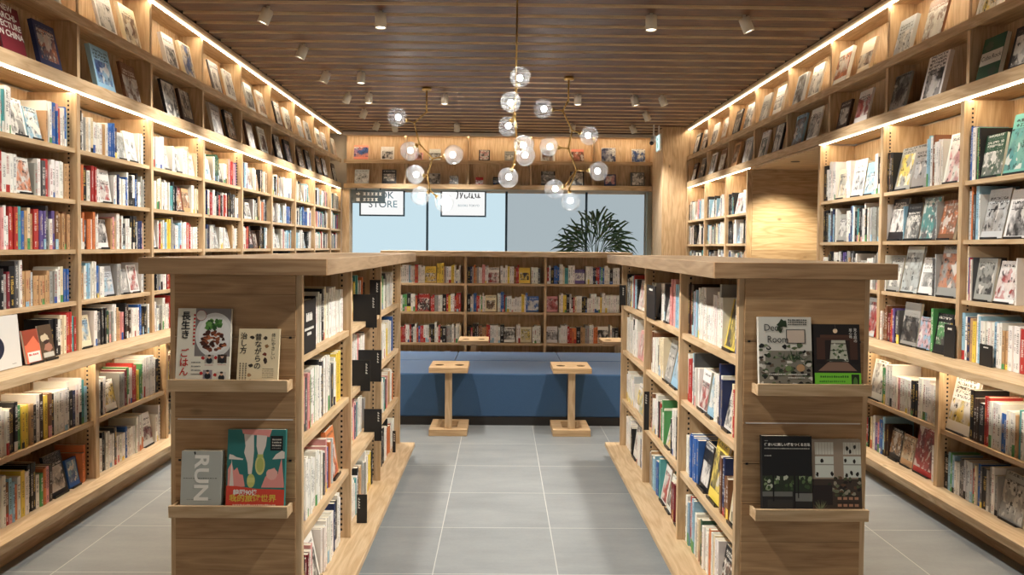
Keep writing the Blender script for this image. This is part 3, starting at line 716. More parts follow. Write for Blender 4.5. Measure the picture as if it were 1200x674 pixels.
def spine_geo(t, h, d, hard):
    """U-shaped cover (boards and spine), front board to the +x side; the spine faces -y"""
    b = min(.0026 if hard else .0011, t*.18)
    out = [(-t/2, d), (-t/2, .0015)]
    bulge = [(-t*.3, -.0022), (0, -.003), (t*.3, -.0022)] if hard and t > .012 else [(-t/2+.0012, 0), (t/2-.0012, 0)]
    out += bulge + [(t/2, .0015), (t/2, d)]
    inn = [(t/2-b, d), (t/2-b, b+.001), (-t/2+b, b+.001), (-t/2+b, d)]
    P = out+inn; n = len(P); V = [(x, y, 0) for x, y in P]+[(x, y, h) for x, y in P]
    Fs, U = [], []
    for i in range(n):
        j = (i+1) % n; Fs.append((i, j, n+j, n+i))
        if 1 <= i <= len(out)-3:
            u0, u1 = P[i][0]/t+.5, P[j][0]/t+.5; U.append([(u0, 0), (u1, 0), (u1, 1), (u0, 1)])
        else: U.append([(-3, .99)]*4)
    no, m = len(out), len(out)
    # top and bottom as strips: left board, spine, right board
    def cap(o, rev):
        q = [[0, 1, m+2, m+3], [1]+list(range(2, no-2))+[no-2, m+1, m+2], [no-2, no-1, m, m+1]]
        for f in q:
            f = [o+i for i in f]; Fs.append(tuple(f if not rev else f[::-1])); U.append([(-3, .99)]*len(f))
    cap(0, True); cap(n, False)
    ins = .003 if hard else .0006
    pg = (-t/2+b+.0003, t/2-b-.0003, b+.0013, d-ins-.0004, ins, h-ins-.0004)
    return V, Fs, U, pg
def face_geo(w_, h, t, hard, bind):
    """a book seen by its front cover: cover plane at y=0, back cover at y=t, the spine on the bind side (-1 or 1)"""
    b = min(.0026 if hard else .0011, t*.18); s = bind
    P = [(-s*w_/2, 0), (s*w_/2, 0), (s*w_/2, t), (-s*w_/2, t), (-s*w_/2, t-b), (s*(w_/2-b), t-b), (s*(w_/2-b), b), (-s*w_/2, b)]
    n = 8; V = [(x, y, 0) for x, y in P]+[(x, y, h) for x, y in P]; Fs, U = [], []
    for i in range(n):
        j = (i+1) % n; Fs.append((i, j, n+j, n+i))
        if i == 0: U.append([(P[i][0]/w_+.5, 0), (P[j][0]/w_+.5, 0), (P[j][0]/w_+.5, 1), (P[i][0]/w_+.5, 1)])
        else: U.append([(-3, .99)]*4)
    for o, rev in ((0, True), (n, False)):
        for f in ([0, 1, 6, 7], [1, 2, 5, 6], [2, 3, 4, 5]):
            f = [o+i for i in f]; Fs.append(tuple(f if not rev else f[::-1])); U.append([(-3, .99)]*4)
    ins = .003 if hard else .0006
    xa, xb = sorted((-s*(w_/2-ins-.0004), s*(w_/2-b-.0003)))
    return V, Fs, U, (xa, xb, b+.0003, t-b-.0003, ins, h-ins-.0004)

def mesh_of(name, V, Fs, U, attrs, mats, mi=None):
    me = bpy.data.meshes.new(name); me.from_pydata(V, [], Fs)
    uv = me.uv_layers.new(name='UVMap'); k = 0
    flat = [c for f in U for c in f]
    uv.data.foreach_set('uv', [x for c in flat for x in c])
    for an, vals in attrs.items():
        a = me.color_attributes.new(an, 'FLOAT_COLOR', 'CORNER')
        if isinstance(vals, tuple): vals = vals*len(flat)
        a.data.foreach_set('color', vals)
    for m in mats: me.materials.append(m)
    if mi: me.polygons.foreach_set('material_index', mi)
    me.update(); return me

class Book: pass
BOOKS = []
def mk(tok_c, acc, t, h, d, face, loc, rot, cell, w_=None, lean=0., bind=1, seed=None):
    b = Book(); b.c, b.a, b.t, b.h, b.d, b.face, b.loc, b.rot, b.cell, b.w, b.lean, b.bind = tok_c, acc, t, h, d, face, Vector(loc), rot, cell, w_, lean, bind
    b.seed = rnd.random() if seed is None else seed
    b.base = jit(COL[tok_c]); b.accent = jit(COL[acc]) if acc else b.base
    br = sum(b.base)/3
    if face: b.band = 1.
    else: b.band = (rnd.choice((.16, .22, .28, .34)) if acc and acc != tok_c else 0.)
    if acc is None and not face and rnd.random() < .22:
        b.accent = jit(COL[rnd.choice('wwrylbkpe')]); b.band = rnd.choice((.14, .2, .27))
    ink = rnd.choice(((25, 25, 28), (25, 25, 28), (30, 40, 80), (150, 30, 30), (60, 60, 60))) if br > .2 else rnd.choice(((235, 232, 225), (235, 232, 225), (214, 180, 90)))
    if face: ink = (28, 28, 30) if br > .2 else (228, 224, 214)
    b.ink = lin(ink); b.inka = rnd.choice((.9, .8, .55)) if not face else .9
    b.hard = cell.hardp > rnd.random() if not face else cell.hardp > rnd.random()
    b.mat = Matrix.Translation(b.loc) @ Matrix.Rotation(rot, 4, 'Z') @ Matrix.Rotation(lean, 4, 'X' if face else 'Y')
    # how large it shows
    b.size = 0.
    if cell.vis:
        p = project(b.loc+Vector((0, 0, h/2)))
        if p and -6 < p[0] < 1206 and -10 < p[1] < 684:
            b.size = (h*F/p[2])*((w_ if face else t)*F/p[2])*cell.fore(p)
            b.px = p[0]
    BOOKS.append(b); cell.books.append(b); return b

class Cell:
    """one stretch of shelf: axis 'y+' = spines face +x (rows read near to far), 'y-' = spines face -x (rows read far to near), 'x' = spines face -y"""
    def __init__(s, place, row, ax, front, a, b, z, clear, hm=.205, hs=.02, dm=.145, hardp=.4, toks=None, pal=None, vis=True, fw=.135, thick=.019, fill=.96):
        s.__dict__.update(place=place, row=row, ax=ax, front=front, a=a, b=b, z=z, clear=clear, hm=hm, hs=hs, dm=dm, hardp=hardp, vis=vis, fw=fw, books=[])
        toks = toks.split() if toks else None
        L = b-a; items = []
        if toks:
            for tk in toks:
                face = tk[0] == 'F'; q = tk[1:] if face else tk
                cs = ''.join(ch for ch in q if ch.isalpha()); num = ''.join(ch for ch in q if ch.isdigit()); mod = q.count('+')-q.count('-')
                if face: items.append([True, cs[0], cs[1] if len(cs) > 1 else rnd.choice('GknlwgaBeN'), (int(num)/100 if num else fw), mod])
                else:
                    items.append([False, cs[0], cs[1] if len(cs) > 1 else None, (int(num) if num else 2)*.0085, mod])
            wf = sum(i[3] for i in items if i[0])+.012*sum(1 for i in items if i[0]); ws = sum(i[3] for i in items if not i[0])
            k = max(.45, (L*fill-wf)/ws) if ws else 1
            it2 = []
            for f, c, a_, w, mod in items:
                if f: it2.append([f, c, a_, w, mod]); continue
                w *= k; n = max(1, round(w/(thick*1.25))) if w > thick*1.7 and c not in 'kvx' or w > .055 else 1
                hh = None
                for j in range(n): it2.append([f, c if j == 0 or rnd.random() < .75 else rnd.choice(pal or 'wwgc'), a_, w/n*rnd.uniform(.88, 1.1), mod])
            items = it2
        else:
            x = 0
            while x < L*fill-.03:
                if rnd.random() < .05 and L-x > fw+.05: items.append([True, rnd.choice(pal), rnd.choice('GknlwgaBer'), fw*rnd.uniform(.9, 1.1), 0]); x += fw+.012
                else:
                    w = max(.008, rnd.gauss(thick, thick*.32)); n = rnd.choice((1, 1, 1, 2, 3)); c = rnd.choice(pal)
                    for j in range(n):
                        items.append([False, c, None, w, 0]); x += w
        s.lay(items)
    def fore(s, p): return 1. if s.ax == 'x' else min(1., abs(p[0]-588)/ (F*.75)+.12)
    def lay(s, items):
        x = s.a+.004; end = s.b-.003; hb = None; prev = None
        rev = s.ax == 'y-'
        for face, c, a_, w, mod in items:
            if x+w > end: break
            cx = (s.a+s.b-(x+w/2)) if rev else x+w/2
            rot = {'y+': R(90), 'y-': R(-90), 'x': 0}[s.ax]
            sg = {'y+': -1, 'y-': 1, 'x': 1}[s.ax]
            if face:
                h = min(s.clear-.012, w*1.42*(1+.06*mod)*rnd.uniform(.97, 1.05)); t = rnd.uniform(.012, .022)
                fr = s.front+sg*.012; lean = -R(rnd.uniform(7, 12))
                loc = (cx, fr, s.z+.006) if s.ax == 'x' else (fr, cx, s.z+.006)
                b = mk(c, a_, t, h, w, True, loc, rot, s, w_=w-.002, lean=lean, bind=-1)
                b.stand = True; x += w+.012; hb = None; prev = None
            else:
                if (c, a_) != prev or hb is None or rnd.random() < .3: hb = min(s.clear-.012, max(.14, rnd.gauss(s.hm, s.hs)+.022*mod))
                prev = (c, a_)
                h = hb+rnd.uniform(-.002, .002); d = s.dm*(h/s.hm)*rnd.uniform(.95, 1.05)
                fr = s.front+sg*rnd.uniform(0, .012)
                loc = (cx, fr, s.z+.0006) if s.ax == 'x' else (fr, cx, s.z+.0006)
                mk(c, a_, w-.0008, h, d, False, loc, rot, s); x += w

WH = 'wwwwwwwwwwwcclgGkkrbBpsat'      # palettes of the far rows
MX = 'wwwwwwwwwcckkggGGybBpeatns'
MG = 'wwwwwggGkkklsBnat'
ROWN = ('top shelf', 'second shelf down', 'third shelf down', 'fourth shelf down')

# --- the left wall: spec per bay and row, read near to far
T = {
 (0,0): 'w3+ w3+ t2 t2 w5+ w2 Fwg14 Flw12 a2 w5+ b2 b3- b2 p2 r2 w2 w2 b2 l2',
 (0,1): 'w2 w2 r1 w2 w2 w3+ Fwo14 g2 w2 G2 r2 w2 w2 w2 w3 a3',
 (0,2): 'k5 p3 w3+ r3 r2 t2 b2 a5 r4+ v6+ w2 v2 n2 a2 a2 n2 a2',
 (0,3): 'm2 w3 w6 g2 m2 k3 G4+ a4 a3 a2 a2 a2 a2 a2 a2 g4 w3 c2 b2 b3',
 (1,0): 'k4+ w2 c2 w3 w3 w3 a2 w2 b3 b2 B2 Fsg13 Fws15 w2 w2',
 (1,1): 'w2 o2 k2 w2 r3 w2 Fwr15 w2 B2 w2 w3 k3 w2 k3 g2',
 (1,2): 'k2 w2 o6 o2 w2 Fwk13 a4 w2 n2 w3 w2 w2 k5 B3 a2',
 (1,3): 'g3 a2 l2 w3 b2 w3 Fsl14 g3 Fgw12 Fwr14 w2',
 (1,4): 'Fcl14 w2 G2 k3 E2 g2 w2 a2 p2 m2 N4 w2 w2 b2 k5',
 (2,0): 'w4 w3 w3 w3 Fgw13 w3 Fwg13 w4 c3 Fwa12 c2',
 (2,1): 'w2 w2 c2 w2 w2 t2 k2 Fma14 Fan13 w2 c2',
 (2,2): 'Fwl13 w3 w2 y2 g3 w2 l2 w3 r3 w3 w2',
 (2,3): 'w2 k2 g2 w3 r3 p2 w3 w3 k4 w3', (2,4): 'w3 g2 w2 r2 k6 w3 k3 w2',
 (3,0): 'w4 Fwl13 w2 E3 Fkg13 w2 a2 p2 r2 p2 v2', (3,1): 'r2 k2 w2 r2 w2 k2 r2 N2 r3 k4 G4', (3,2): 'k2 B3 w2 Fsg15 w2 w2 Fws13 a2 w2',
 (4,0): 'l4+ w2 Fwn14 w2 Fas12 k2 c2 w2', (4,1): 'k3 Fwk12 Fwk12 w2 k2 a3 o2 k3', (4,2): 'm2 w2 r3 Fkr14 Fnk13 N3 k2 w2',
 (5,0): 'w3 k2 w3 Fwg13 w4 w3', (5,1): 'l3 Fkw12 w3 Flk12 w3 b3 k2', (5,2): 'w3 Fwk12 Fws12 w4 l2 w2',
 (6,0): 'w4 k2 Fwg12 w4 Fnw12', (6,1): 'w3 k3 l2 b4 w2 w2', (6,2): 'l3 w2 w3 Fls12 k2 w2',
}
BAYN = ['near bay', 'second bay', 'third bay', 'fourth bay', 'fifth bay', 'sixth bay', 'seventh bay', 'eighth bay', 'far bay']
CELLS = []
lu_front, ru_front = -(LU+.03), RU+.03
for n in range(-2, 8):
    y0 = 4.552+.955*n; a, b = y0+UT+.002, (y0+.955 if n < 7 else 11.955)-.002
    zs = (*ZL, .9212); tops = (2.46, 2.131-.026, 1.826-.026, 1.529-.026, 1.22-.026)
    for r in range(5):
        k = n+1
        vis = k >= 0 and not (r == 4 and k > 2) and not (r == 3 and k > 3)
        aa = max(a, 3.86-(.03*r if r < 4 else .12)) if k == 0 else a
        if k < 0: aa = max(a, 2.9)
        place = f'{BAYN[max(0, k)]} of the left wall'; row = ('top shelf', 'second shelf down', 'third shelf down', 'fourth shelf down', 'ledge row')[r]
        tk = T.get((k, r))
        if r == 4 and k == 0: tk = 'k3 w1 c2 r4'; aa = 4.27
        CELLS.append(Cell(place, row, 'y+', lu_front if r < 4 else -(LU+.006), aa, b, zs[r]+.0005, tops[r]-zs[r], hm=(.215, .205, .205, .205, .21)[r], toks=tk, pal=WH if r != 2 else WH+'rrnak', vis=vis,
                          hardp=.35))
        if r == 4 and k == 0: continue
TL = {(0,0): 'w3 w2 w2 w3 N3 k2 e2 y4 a2 k2 w2 N2 y2 n2 k2 w4+ w2 w2 w2 k2 B2 w5+ l2', (0,1): 'k2 g3 w2 w2 n2 l3 o2 w2 y2 w2 k5+ w2 e2 o4 N2 Fkw17 Fbl11 o3',
      (1,0): 'w4 k1 w2 Fwy14 g3 m3 w2 r3 y2 e2 w3+ w3+ w3+ k2', (1,1): 'w3 k1 w3 G1 w3 w3 w3 wo2 Fwm16 w2'}
lo_l = -(LU/1.041+.03); lo_r = RU/1.041+.03
for n in range(-1, 3):
    y0 = 4.552+.955*n; k = n+1
    for r, z in enumerate((.5005, .1465)):
        aa = max(y0+UT+.002, 3.5) if k == 0 else y0+UT+.002
        CELLS.append(Cell(f'{BAYN[k]} of the left wall', ('low shelf under the ledge', 'bottom shelf')[r], 'y+', lo_l, aa, y0+.955-(.002 if k else .0), z, (.36, .315)[r], hm=(.225, .205)[r], dm=.155, toks=TL.get((k, r)), pal=MX, vis=k < 2, hardp=.35))

# --- the wall with the passage: read far to near
TR = {('C',0): 'k2 w2 w5+ Fcg17 w3 Fws20+ Flw17 w2 k2', ('C',1): 'k2 w2 Fgw16 w2 k2 w2 g2', ('C',2): 'w3 k3 w3 v5 s2 Fgw15 w3 g2',
      ('B',0): 'k5 Fgy20+ Fgs20 l2 w3+ w3+ w2+ Fwp20+', ('B',1): 'w1 Fkw20 l2 Fkg18 FGt19 s2 Fno17 Flg17', ('B',2): 'w2 Fgw17 Fsg21+ Fwg17 G3 s2 Fgo24+', ('B',3): 'w2 n4 m4 r2 v2 k2 G2 Fgk20 Flp15 e2 Fke17 k3',
      ('A',0): 'G2 b3+ w5+ k2 e2+ k3+ FEg18 Fxt22+ o2 w2', ('A',1): 's4+ o2+ N2 G2+ l4+ w2+ Fsg19+ Fwk19 k3+ B2+', ('A',2): 'w2+ c3+ b2 w2 r2 w3 G1 Fgk17 Fwr17 w2 e2 w2 Fok16 Fwk14', ('A',3): 'l2+ w2 B2 a2 y2 w4+ w3 w3 l2 w3+ a3 w3 w2 w2 r2 w3'}
for n, L_ in ((0, 'A'), (-1, 'A'), (0, 'B'), (1, 'C')):
    y0 = {'A': 3.539, 'B': 4.494, 'C': 5.449}[L_]
    if n == -1: y0 -= .955
    a, b = y0+UT+.002, (y0+.955 if L_ != 'C' else 6.525)-.002
    zs = (*ZR, .9212); tops = (2.46, 1.983-.026, 1.634-.026, 1.275-.026)
    for r in range(4):
        aa = max(a, 3.93-.05*(r > 2)) if (L_ == 'A' and n == 0) else a
        if n == -1: aa = max(a, 2.8)
        CELLS.append(Cell({'A': 'near bay', 'B': 'second bay', 'C': 'third bay'}[L_]+' of the right wall', ROWN[r] if r < 3 else 'ledge row', 'y-', ru_front if r < 3 else RU+.006, aa, b, zs[r]+.0005, tops[r]-zs[r],
                          hm=(.285, .265, .255, .235)[r], hs=.022, dm=.2, toks=TR.get((L_, r)) if n >= 0 else None, pal=MG, vis=n >= 0 and not (L_ == 'C' and r == 3), fw=.18, thick=.017, hardp=.3))
TRL = {('B',0): 'Fwg19+ e2 w2 w2 w2 p1 w3 w3 k3 w3 w3 w2', ('B',1): 'r2 k1 y3 w2 v3 p2 b3+ l2+ N3 Fka14 Fac14 Frm21+ w2- w2-', ('A',0): 'Fwy22+ k2 N2 k2 r2 w4 b2 w3 a2 w4 k2 w3', ('A',1): 'k2 l3 w2 G2 s4 r2 b2 k2 g4+ Fgw18 Fcn18'}
for L_, y0 in (('A', 3.539), ('B', 4.494), ('C', 5.449)):
    for r, z in enumerate((.5005, .1465)):
        aa = max(y0+UT+.002, 3.55)
        CELLS.append(Cell({'A': 'near bay', 'B': 'second bay', 'C': 'third bay'}[L_]+' of the right wall', ('low shelf under the ledge', 'bottom shelf')[r], 'y-', lo_r, aa, y0+.955-.002, z, (.36, .315)[r], hm=(.235, .225)[r], hs=.018, dm=.165, toks=TRL.get((L_, r)), pal=MX, vis=L_ != 'C', fw=.16, hardp=.35))
TRF = {(2,0): 'k4 w3 Fwp16 p2 l2 w3 b2', (2,1): 'g2 w3 k3 Fgn14 w2 k2 w2', (1,0): 'k3 Fwg15 w3 Fws16 w4 r2', (1,1): 'k2 w3 n2 g3 c2 w4 w3 r2', (0,0): 'k4 Fwp17+ Fwk15 w3', (0,1): 'k5 w2 Flk14 w3 k3'}
for i, (a, b) in enumerate(zip(RY2, RY2[1:])):
    zs = (*ZR, .9212); tops = (2.46, 1.983-.026, 1.634-.026, 1.275-.026)
    for r in range(3):
        CELLS.append(Cell(f'{("near", "middle", "far")[i]} bay beyond the passage', ROWN[r], 'y-', ru_front, a+UT+.002, b-.002, zs[r]+.0005, tops[r]-zs[r], hm=.25, dm=.18, toks=TRF.get((i, r)), pal=MG, fw=.16, hardp=.3, vis=r < 2))

# --- islands
TI = {(0,0): 'w3- w3 k1 w2 k1 w2 k2 w3 w3 w3 w3 p2 w3 w3', (1,0): 's4 w3 c2 k2 w3 y2 t2 w2 o2 k2', (2,0): 'w4 w3 e1 w3 N1 w3 w4 c2',
      (0,1): 't4 w2 k1 c2 p3 p2 e2 w3 e1 w4+ w3+ w4+ w4+ g2 k2 w4 y5+', (1,1): 'e3 w2 w2 k2 w3 p2 w3', (2,1): 'w3 N1 g2 w3 y2 w4 b2',
      (0,2): 'r3 w3 k1 w3 w3 r1 w3 w3 c3 w3 p2 b1 o1 w3 For16', (1,2): 'Fwr14+ l4 w3 p2 w3 g2', (2,2): 'w2 l2 w3 p2 a2 w2 o1',
      (0,3): 'g3 r3 m3 w2 Fwk16 w4 w3 w3 k1 w3', (1,3): 'w5 w3 k1 a3 g3 w2 y3 k1', (2,3): 'r1 w2 k3 w2 o2 w3'}
TJ = {(0,0): 'N4+ l3 w4 w4 w4 w5 Fyk14+ w3 p2', (1,0): 'w3 Fsk13 w2 Fgw12 p3 l3 w2', (2,0): 'k2 l2 Fwp14 Fwo13 Fsw13',
      (0,1): 'w2 r4+ w3 w3 Fwr13 Flw12 w4 B4 Fwk11 c5 r3', (1,1): 'n1 w2 c2 Fgw16+ Fls18 w2', (2,1): 'w4 Fpw13 Fpa13 Fsp13',
      (0,2): 'w2 b3 b3 Fkw15 Fyk17+ n3 n2 Fck15', (1,2): 'n3 w2 w2 r3 e4 Fwy13 k2 w2 k2 a3', (2,2): 'wy4 w3 Fwy12 Fly13 Fsw12 k2',
      (0,3): 'w2 le4+ w2 c2 E2 w2 o2 w3 Fkn14 Fwl13', (1,3): 'g2 l2 b2 t1 Fwr14 Fwk13 m2 FNp14', (2,3): 'w3 k1 Fwn17+ w3 Fsw13'}
tp = (1.4555, 1.145-.027, .813-.027, .452-.027)
for n in range(3):
    a, b = IY[n]+.032, IY[n+1]-.002
    for r in range(4):
        for ax, fr, TT, nm in (('y+', -.745-.035, TI, 'the left island'), ('y-', .893+.035, TJ, 'the right island')):
            aa = a+.235 if (ax == 'y+' and r == 0 and n == 0) else a
            if ax == 'y+' and n == 1 and r < 3: fr = -.832             # set back behind the index plates
            CELLS.append(Cell(f'{("near", "middle", "far")[n]} bay of {nm}', ROWN[r] if r < 3 else 'bottom row', ax, fr, aa, b, ZI[r]+.0006, tp[r]-ZI[r], hm=(.215, .22, .21, .21)[r], dm=.098 if fr == -.832 else .145, toks=TT[(n, r)], pal=WH, hardp=.3, fw=.13))
# --- low bookcase across the room
TB = {(0,0): 'k3 w2 y2 o1 w3 w3 l2 w2 r2 w2 w2 Fyw13 y4 a2 w3 y2 w2 w2', (1,0): 'k2 B2 o1 a2 w2 p2 w2 Fwr13 w3 w4 w3 r2 Fyk13 w3 w3', (2,0): 'r2 k2 b3 w3 t2 w4 Fvw12 w3 w2 k1 r2 b3 w3 k2 w4',
      (0,1): 'y3 r2 w2 e2 k2 w2 r1 Frk14 r2 g2 w2 k2 r2 w2 r3', (1,1): 'k2 w2 b2 r2 w2 w2 Fcn13 w2 b2 r2 w3 w2 w4 y2 w2 Fbw13', (2,1): 'Fpr13 c2 y2 k2 w2 r2 w3 k3 w3 w3 w3 w3 w3 w3',
      (0,2): 'y2 b3 k1 r2 r2 w2 r2 w2 r2 r2 w3 k3 w2 r2 k2 g3 w3 w2', (1,2): 'k2 r1 k3 n2 a2 r2 w3 w2 k2 Fwk13 w2 Fcy13 w2 w2', (2,2): 'Fwg13 w2 w2 r2 o2 k2 a2 g2 w2 o2 Fwk13 w2 k2',
      (0,3): 'k3 r2 w2 g2 w3 p2 k2 w3 w2', (1,3): 'w3 k2 r2 w3 y2 b2 w3 w2', (2,3): 'w3 a5 k2 n2 w3 r2 w2'}
for n in range(3):
    for r in range(4):
        CELLS.append(Cell(f'{("left", "middle", "right")[n]} bay of the low bookcase behind the benches', ROWN[r] if r < 3 else 'bottom row', 'x', 8.75+.035, BX[n]+.032, BX[n+1]-.002, ZI[r]+.0005, tp[r]-ZI[r], hm=.195, hs=.014, toks=TB[(n, r)], pal=MX, vis=r < 3, fw=.13, hardp=.3))

# ------------------------------------------------------------------ which books are objects of their own: the 300 of each kind that show largest
spines = sorted((b for b in BOOKS if not b.face), key=lambda b: -b.size)
soft = [b for b in spines if not b.hard and b.size > 0][:300]; hard = [b for b in spines if b.hard and b.size > 0][:300]
faces = [b for b in BOOKS if b.face and b.size > 0]
own = set(map(id, soft+hard+faces))

def place_words(c):
    return f'{c.row}, {c.place}'
def link_book(b, name, label, cat, group):
    if b.face: V, Fs, U, pg = face_geo(b.w, b.h, b.t, b.hard, b.bind); mat = M['cover']
    else: V, Fs, U, pg = spine_geo(b.t, b.h, b.d, b.hard); mat = M['spine']
    at = {'base': (*b.base, b.seed), 'acc': (*b.accent, b.band), 'ink': (*b.ink, b.inka)}
    o = bpy.data.objects.new(name, mesh_of(name, V, Fs, U, at, [mat])); C.objects.link(o)
    o.matrix_world = b.mat; o['label'] = label; o['category'] = cat
    if group: o['group'] = group
    p = MB().box(*pg).build('page_block', M['pages'], o)
    return o

CUT = ((' of the low bookcase behind the benches', ', bookcase behind the benches'), (' from the left', ' from left'), (' of the left wall', ', left wall'), (' of the right wall', ', right wall'),
       (' of the left island', ', left island'), (' of the right island', ', right island'), ('bookcase behind the benches', 'bookcase behind benches'), (' shelf under the ledge', ' shelf'), (' shelf down', ' shelf'), ('-patterned face-out', ' face-out'), ('bay beyond the passage', 'bay beyond passage'), ('-patterned', ''), (' from left', ''), (' shelf', ''))
import re
def nwords(q): return len(re.findall(r"[A-Za-z0-9][A-Za-z0-9'-]*", q))
def short(q):
    for x, y in CUT:
        if nwords(q) <= 16: break
        q = q.replace(x, y)
    return q
def thickness(b): return 'thick ' if b.t > .026 else ('thin ' if b.t < .0125 else '')
for c in CELLS:
    vis = sorted((b for b in c.books if getattr(b, 'px', None) is not None and b.size > 0), key=lambda b: b.px)
    tally = {}
    for b in vis:
        kind = 'face-out book' if b.face else ('hardcover' if b.hard else 'paperback')
        extra = f'{WORD[b.a]}-patterned ' if (b.face and b.a and b.a != b.c and WORD[b.a].count(' ') == 0) else ''
        b.desc = (f'{WORD[b.c]} {extra}{kind}' if b.face else f'{thickness(b)}{WORD[b.c]} {kind}')
        tally.setdefault(b.desc, []).append(b)
    for d, bs in tally.items():
        for i, b in enumerate(bs):
            b.label = (f'{d}, {place_words(c)}' if len(bs) == 1 else f'{ORD[i]} {d} from the left, {place_words(c)}')
            if id(b) not in own: continue
            b.label = short(b.label)
            g = f'{c.row} books, {c.place}'
            if b.face: b.obj = link_book(b, 'face_out_book', b.label, 'book', g)
            else: b.obj = link_book(b, 'hardcover_book' if b.hard else 'paperback', b.label, 'book', g)
# small black stands under the nearer face-out books
st = sorted((b for b in faces), key=lambda b: -b.size)[:70]
for b in st:
    m = MB(); w = b.w*.8
    m.box(-w/2, w/2, -.012, .03, 0, .0035).box(-w/2, w/2, -.0155, -.0125, 0, .013)
    o = m.build('book_stand', M['blackmetal'], None)
    o.matrix_world = Matrix.Translation(b.loc-Vector((0, 0, .0058))) @ Matrix.Rotation(b.rot, 4, 'Z')
    o['label'] = 'black stand under '+b.label.replace(' from the left', '').replace('face-out ', ''); o['category'] = 'stand'; o['group'] = 'black book stands'
    o['label'] = short(o['label'])

# the rest: one object
V, Fs, U, MI = [], [], [], []; A_, B_, I_ = [], [], []
for b in BOOKS:
    if id(b) in own: continue
    o = len(V)
    if b.face: bxs = (-b.w/2, b.w/2, 0, b.t, 0, b.h)
    else: bxs = (-b.t/2, b.t/2, 0, b.d, 0, b.h)
    x0, x1, y0, y1, z0, z1 = bxs
    V += [tuple(b.mat @ Vector(p)) for p in ((x0,y0,z0),(x1,y0,z0),(x1,y1,z0),(x0,y1,z0),(x0,y0,z1),(x1,y0,z1),(x1,y1,z1),(x0,y1,z1))]
    pg = lin((226, 218, 198))
    for f, front, top in (((0,3,2,1),0,0),((4,5,6,7),0,1),((0,1,5,4),1,0),((1,2,6,5),0,0),((2,3,7,6),0,1),((3,0,4,7),0,0)):
        Fs.append(tuple(o+i for i in f)); U += [[(0,0),(1,0),(1,1),(0,1)] if front else [(-3,.99)]*4]
        MI.append(1 if b.face and front else 0)
        A_ += [*(pg if top else b.base), b.seed]*4; B_ += [*b.accent, b.band]*4; I_ += [*b.ink, b.inka]*4
me = mesh_of('book_rows', V, Fs, U, {'base': A_, 'acc': B_, 'ink': I_}, [M['spine'], M['cover']], MI)
o = bpy.data.objects.new('book_rows', me); C.objects.link(o); o['kind'] = 'stuff'; o['label'] = 'rows of small books filling the farther shelves'; o['category'] = 'books'
print('BOOKS', len(BOOKS), 'own', len(own), 'soft', len(soft), 'hard', len(hard), 'faces', len(faces))
# ------------------------------------------------------------------ face-out books with covers of their own
def ell(cx, cy, rx, ry, n=22, wob=0., sd=0):
    rr = random.Random(sd); return [(cx+rx*math.cos(a*2*math.pi/n)*(1+wob*rr.uniform(-1, 1)), cy+ry*math.sin(a*2*math.pi/n)*(1+wob*rr.uniform(-1, 1))) for a in range(n)]
def rect(a, b, c, d): return [(a, b), (c, b), (c, d), (a, d)]
def scribble(x0, x1, y, n, col, h=.011, sd=1):
    """a line of small type too fine to read: short dashes"""
    rr = random.Random(sd); out = []; w = (x1-x0)/n
    for i in range(n): out.append((rect(x0+i*w, y, x0+i*w+w*rr.uniform(.55, .85), y+h*rr.uniform(.7, 1)), col))
    return out
def settle(m4, t):
    """a leaning book stands on its lower back edge: lift it so that edge is on the shelf"""
    dip = -(m4.to_3x3() @ Vector((0, t, 0))).z
    return Matrix.Translation((0, 0, max(0, dip)+.0004)) @ m4
def cover_book(w, h, t, mat4, base, prims, texts, label, group=None, name='face_out_book', hard=False, bind=1, pcol=None):
    V, Fs, U, pg = face_geo(w, h, t, hard, bind)
    b3 = lin(base)
    o = bpy.data.objects.new(name, mesh_of(name, V, Fs, U, {'base': (*b3, .5), 'acc': (*b3, 0.), 'ink': (*b3, 0.)}, [M['print']])); C.objects.link(o)
    o['label'] = label; o['category'] = 'book'
    if group: o['group'] = group
    MB().box(*pg).build('page_block', M['pages'], o)
    V, Fs, U, cs = [], [], [], []
    for k, (poly, col) in enumerate(prims):
        n0 = len(V); y = -.00025-.000008*k
        V += [((min(1, max(0, u))-.5)*w, y, min(1, max(0, v))*h) for u, v in poly]
        Fs.append(tuple(range(n0, n0+len(poly)))); U.append([(0, 0)]*len(poly)); cs += [*lin(col), 1.]*len(poly)
    if Fs:
        me = mesh_of('cover_print', V, Fs, U, {'base': cs}, [M['print']]); q = bpy.data.objects.new('cover_print', me); C.objects.link(q); q.parent = o
    yt = -.0004-.000008*len(prims)
    for s, u, v, size, m, *ex in texts:
        rot = (R(90), 0, 0)
        q = text('title', s, m, size, ((u-.5)*w, yt, v*h), rot, o, ext=.00005, bold=ex[1] if len(ex) > 1 else 0., sx=ex[2] if len(ex) > 2 else 1.)
        if ex and ex[0]: q.rotation_euler = (R(90), R(ex[0]), 0)
    o.matrix_world = settle(mat4, t)
    return o
def on_ledge(xc, z, h, t, y=2.7675, yaw=0.):
    lean = math.degrees(math.asin((.0502-t)/h))
    return Matrix.Translation((xc, y, z+.0126)) @ Matrix.Rotation(yaw, 4, 'Z') @ Matrix.Rotation(-R(lean), 4, 'X')
W_, K_, RD, GD = M['print_white'], M['print_ink'], M['print_red'], M['print_gold']
VT = lambda s: '\n'.join(s)
GR = (146, 142, 138)
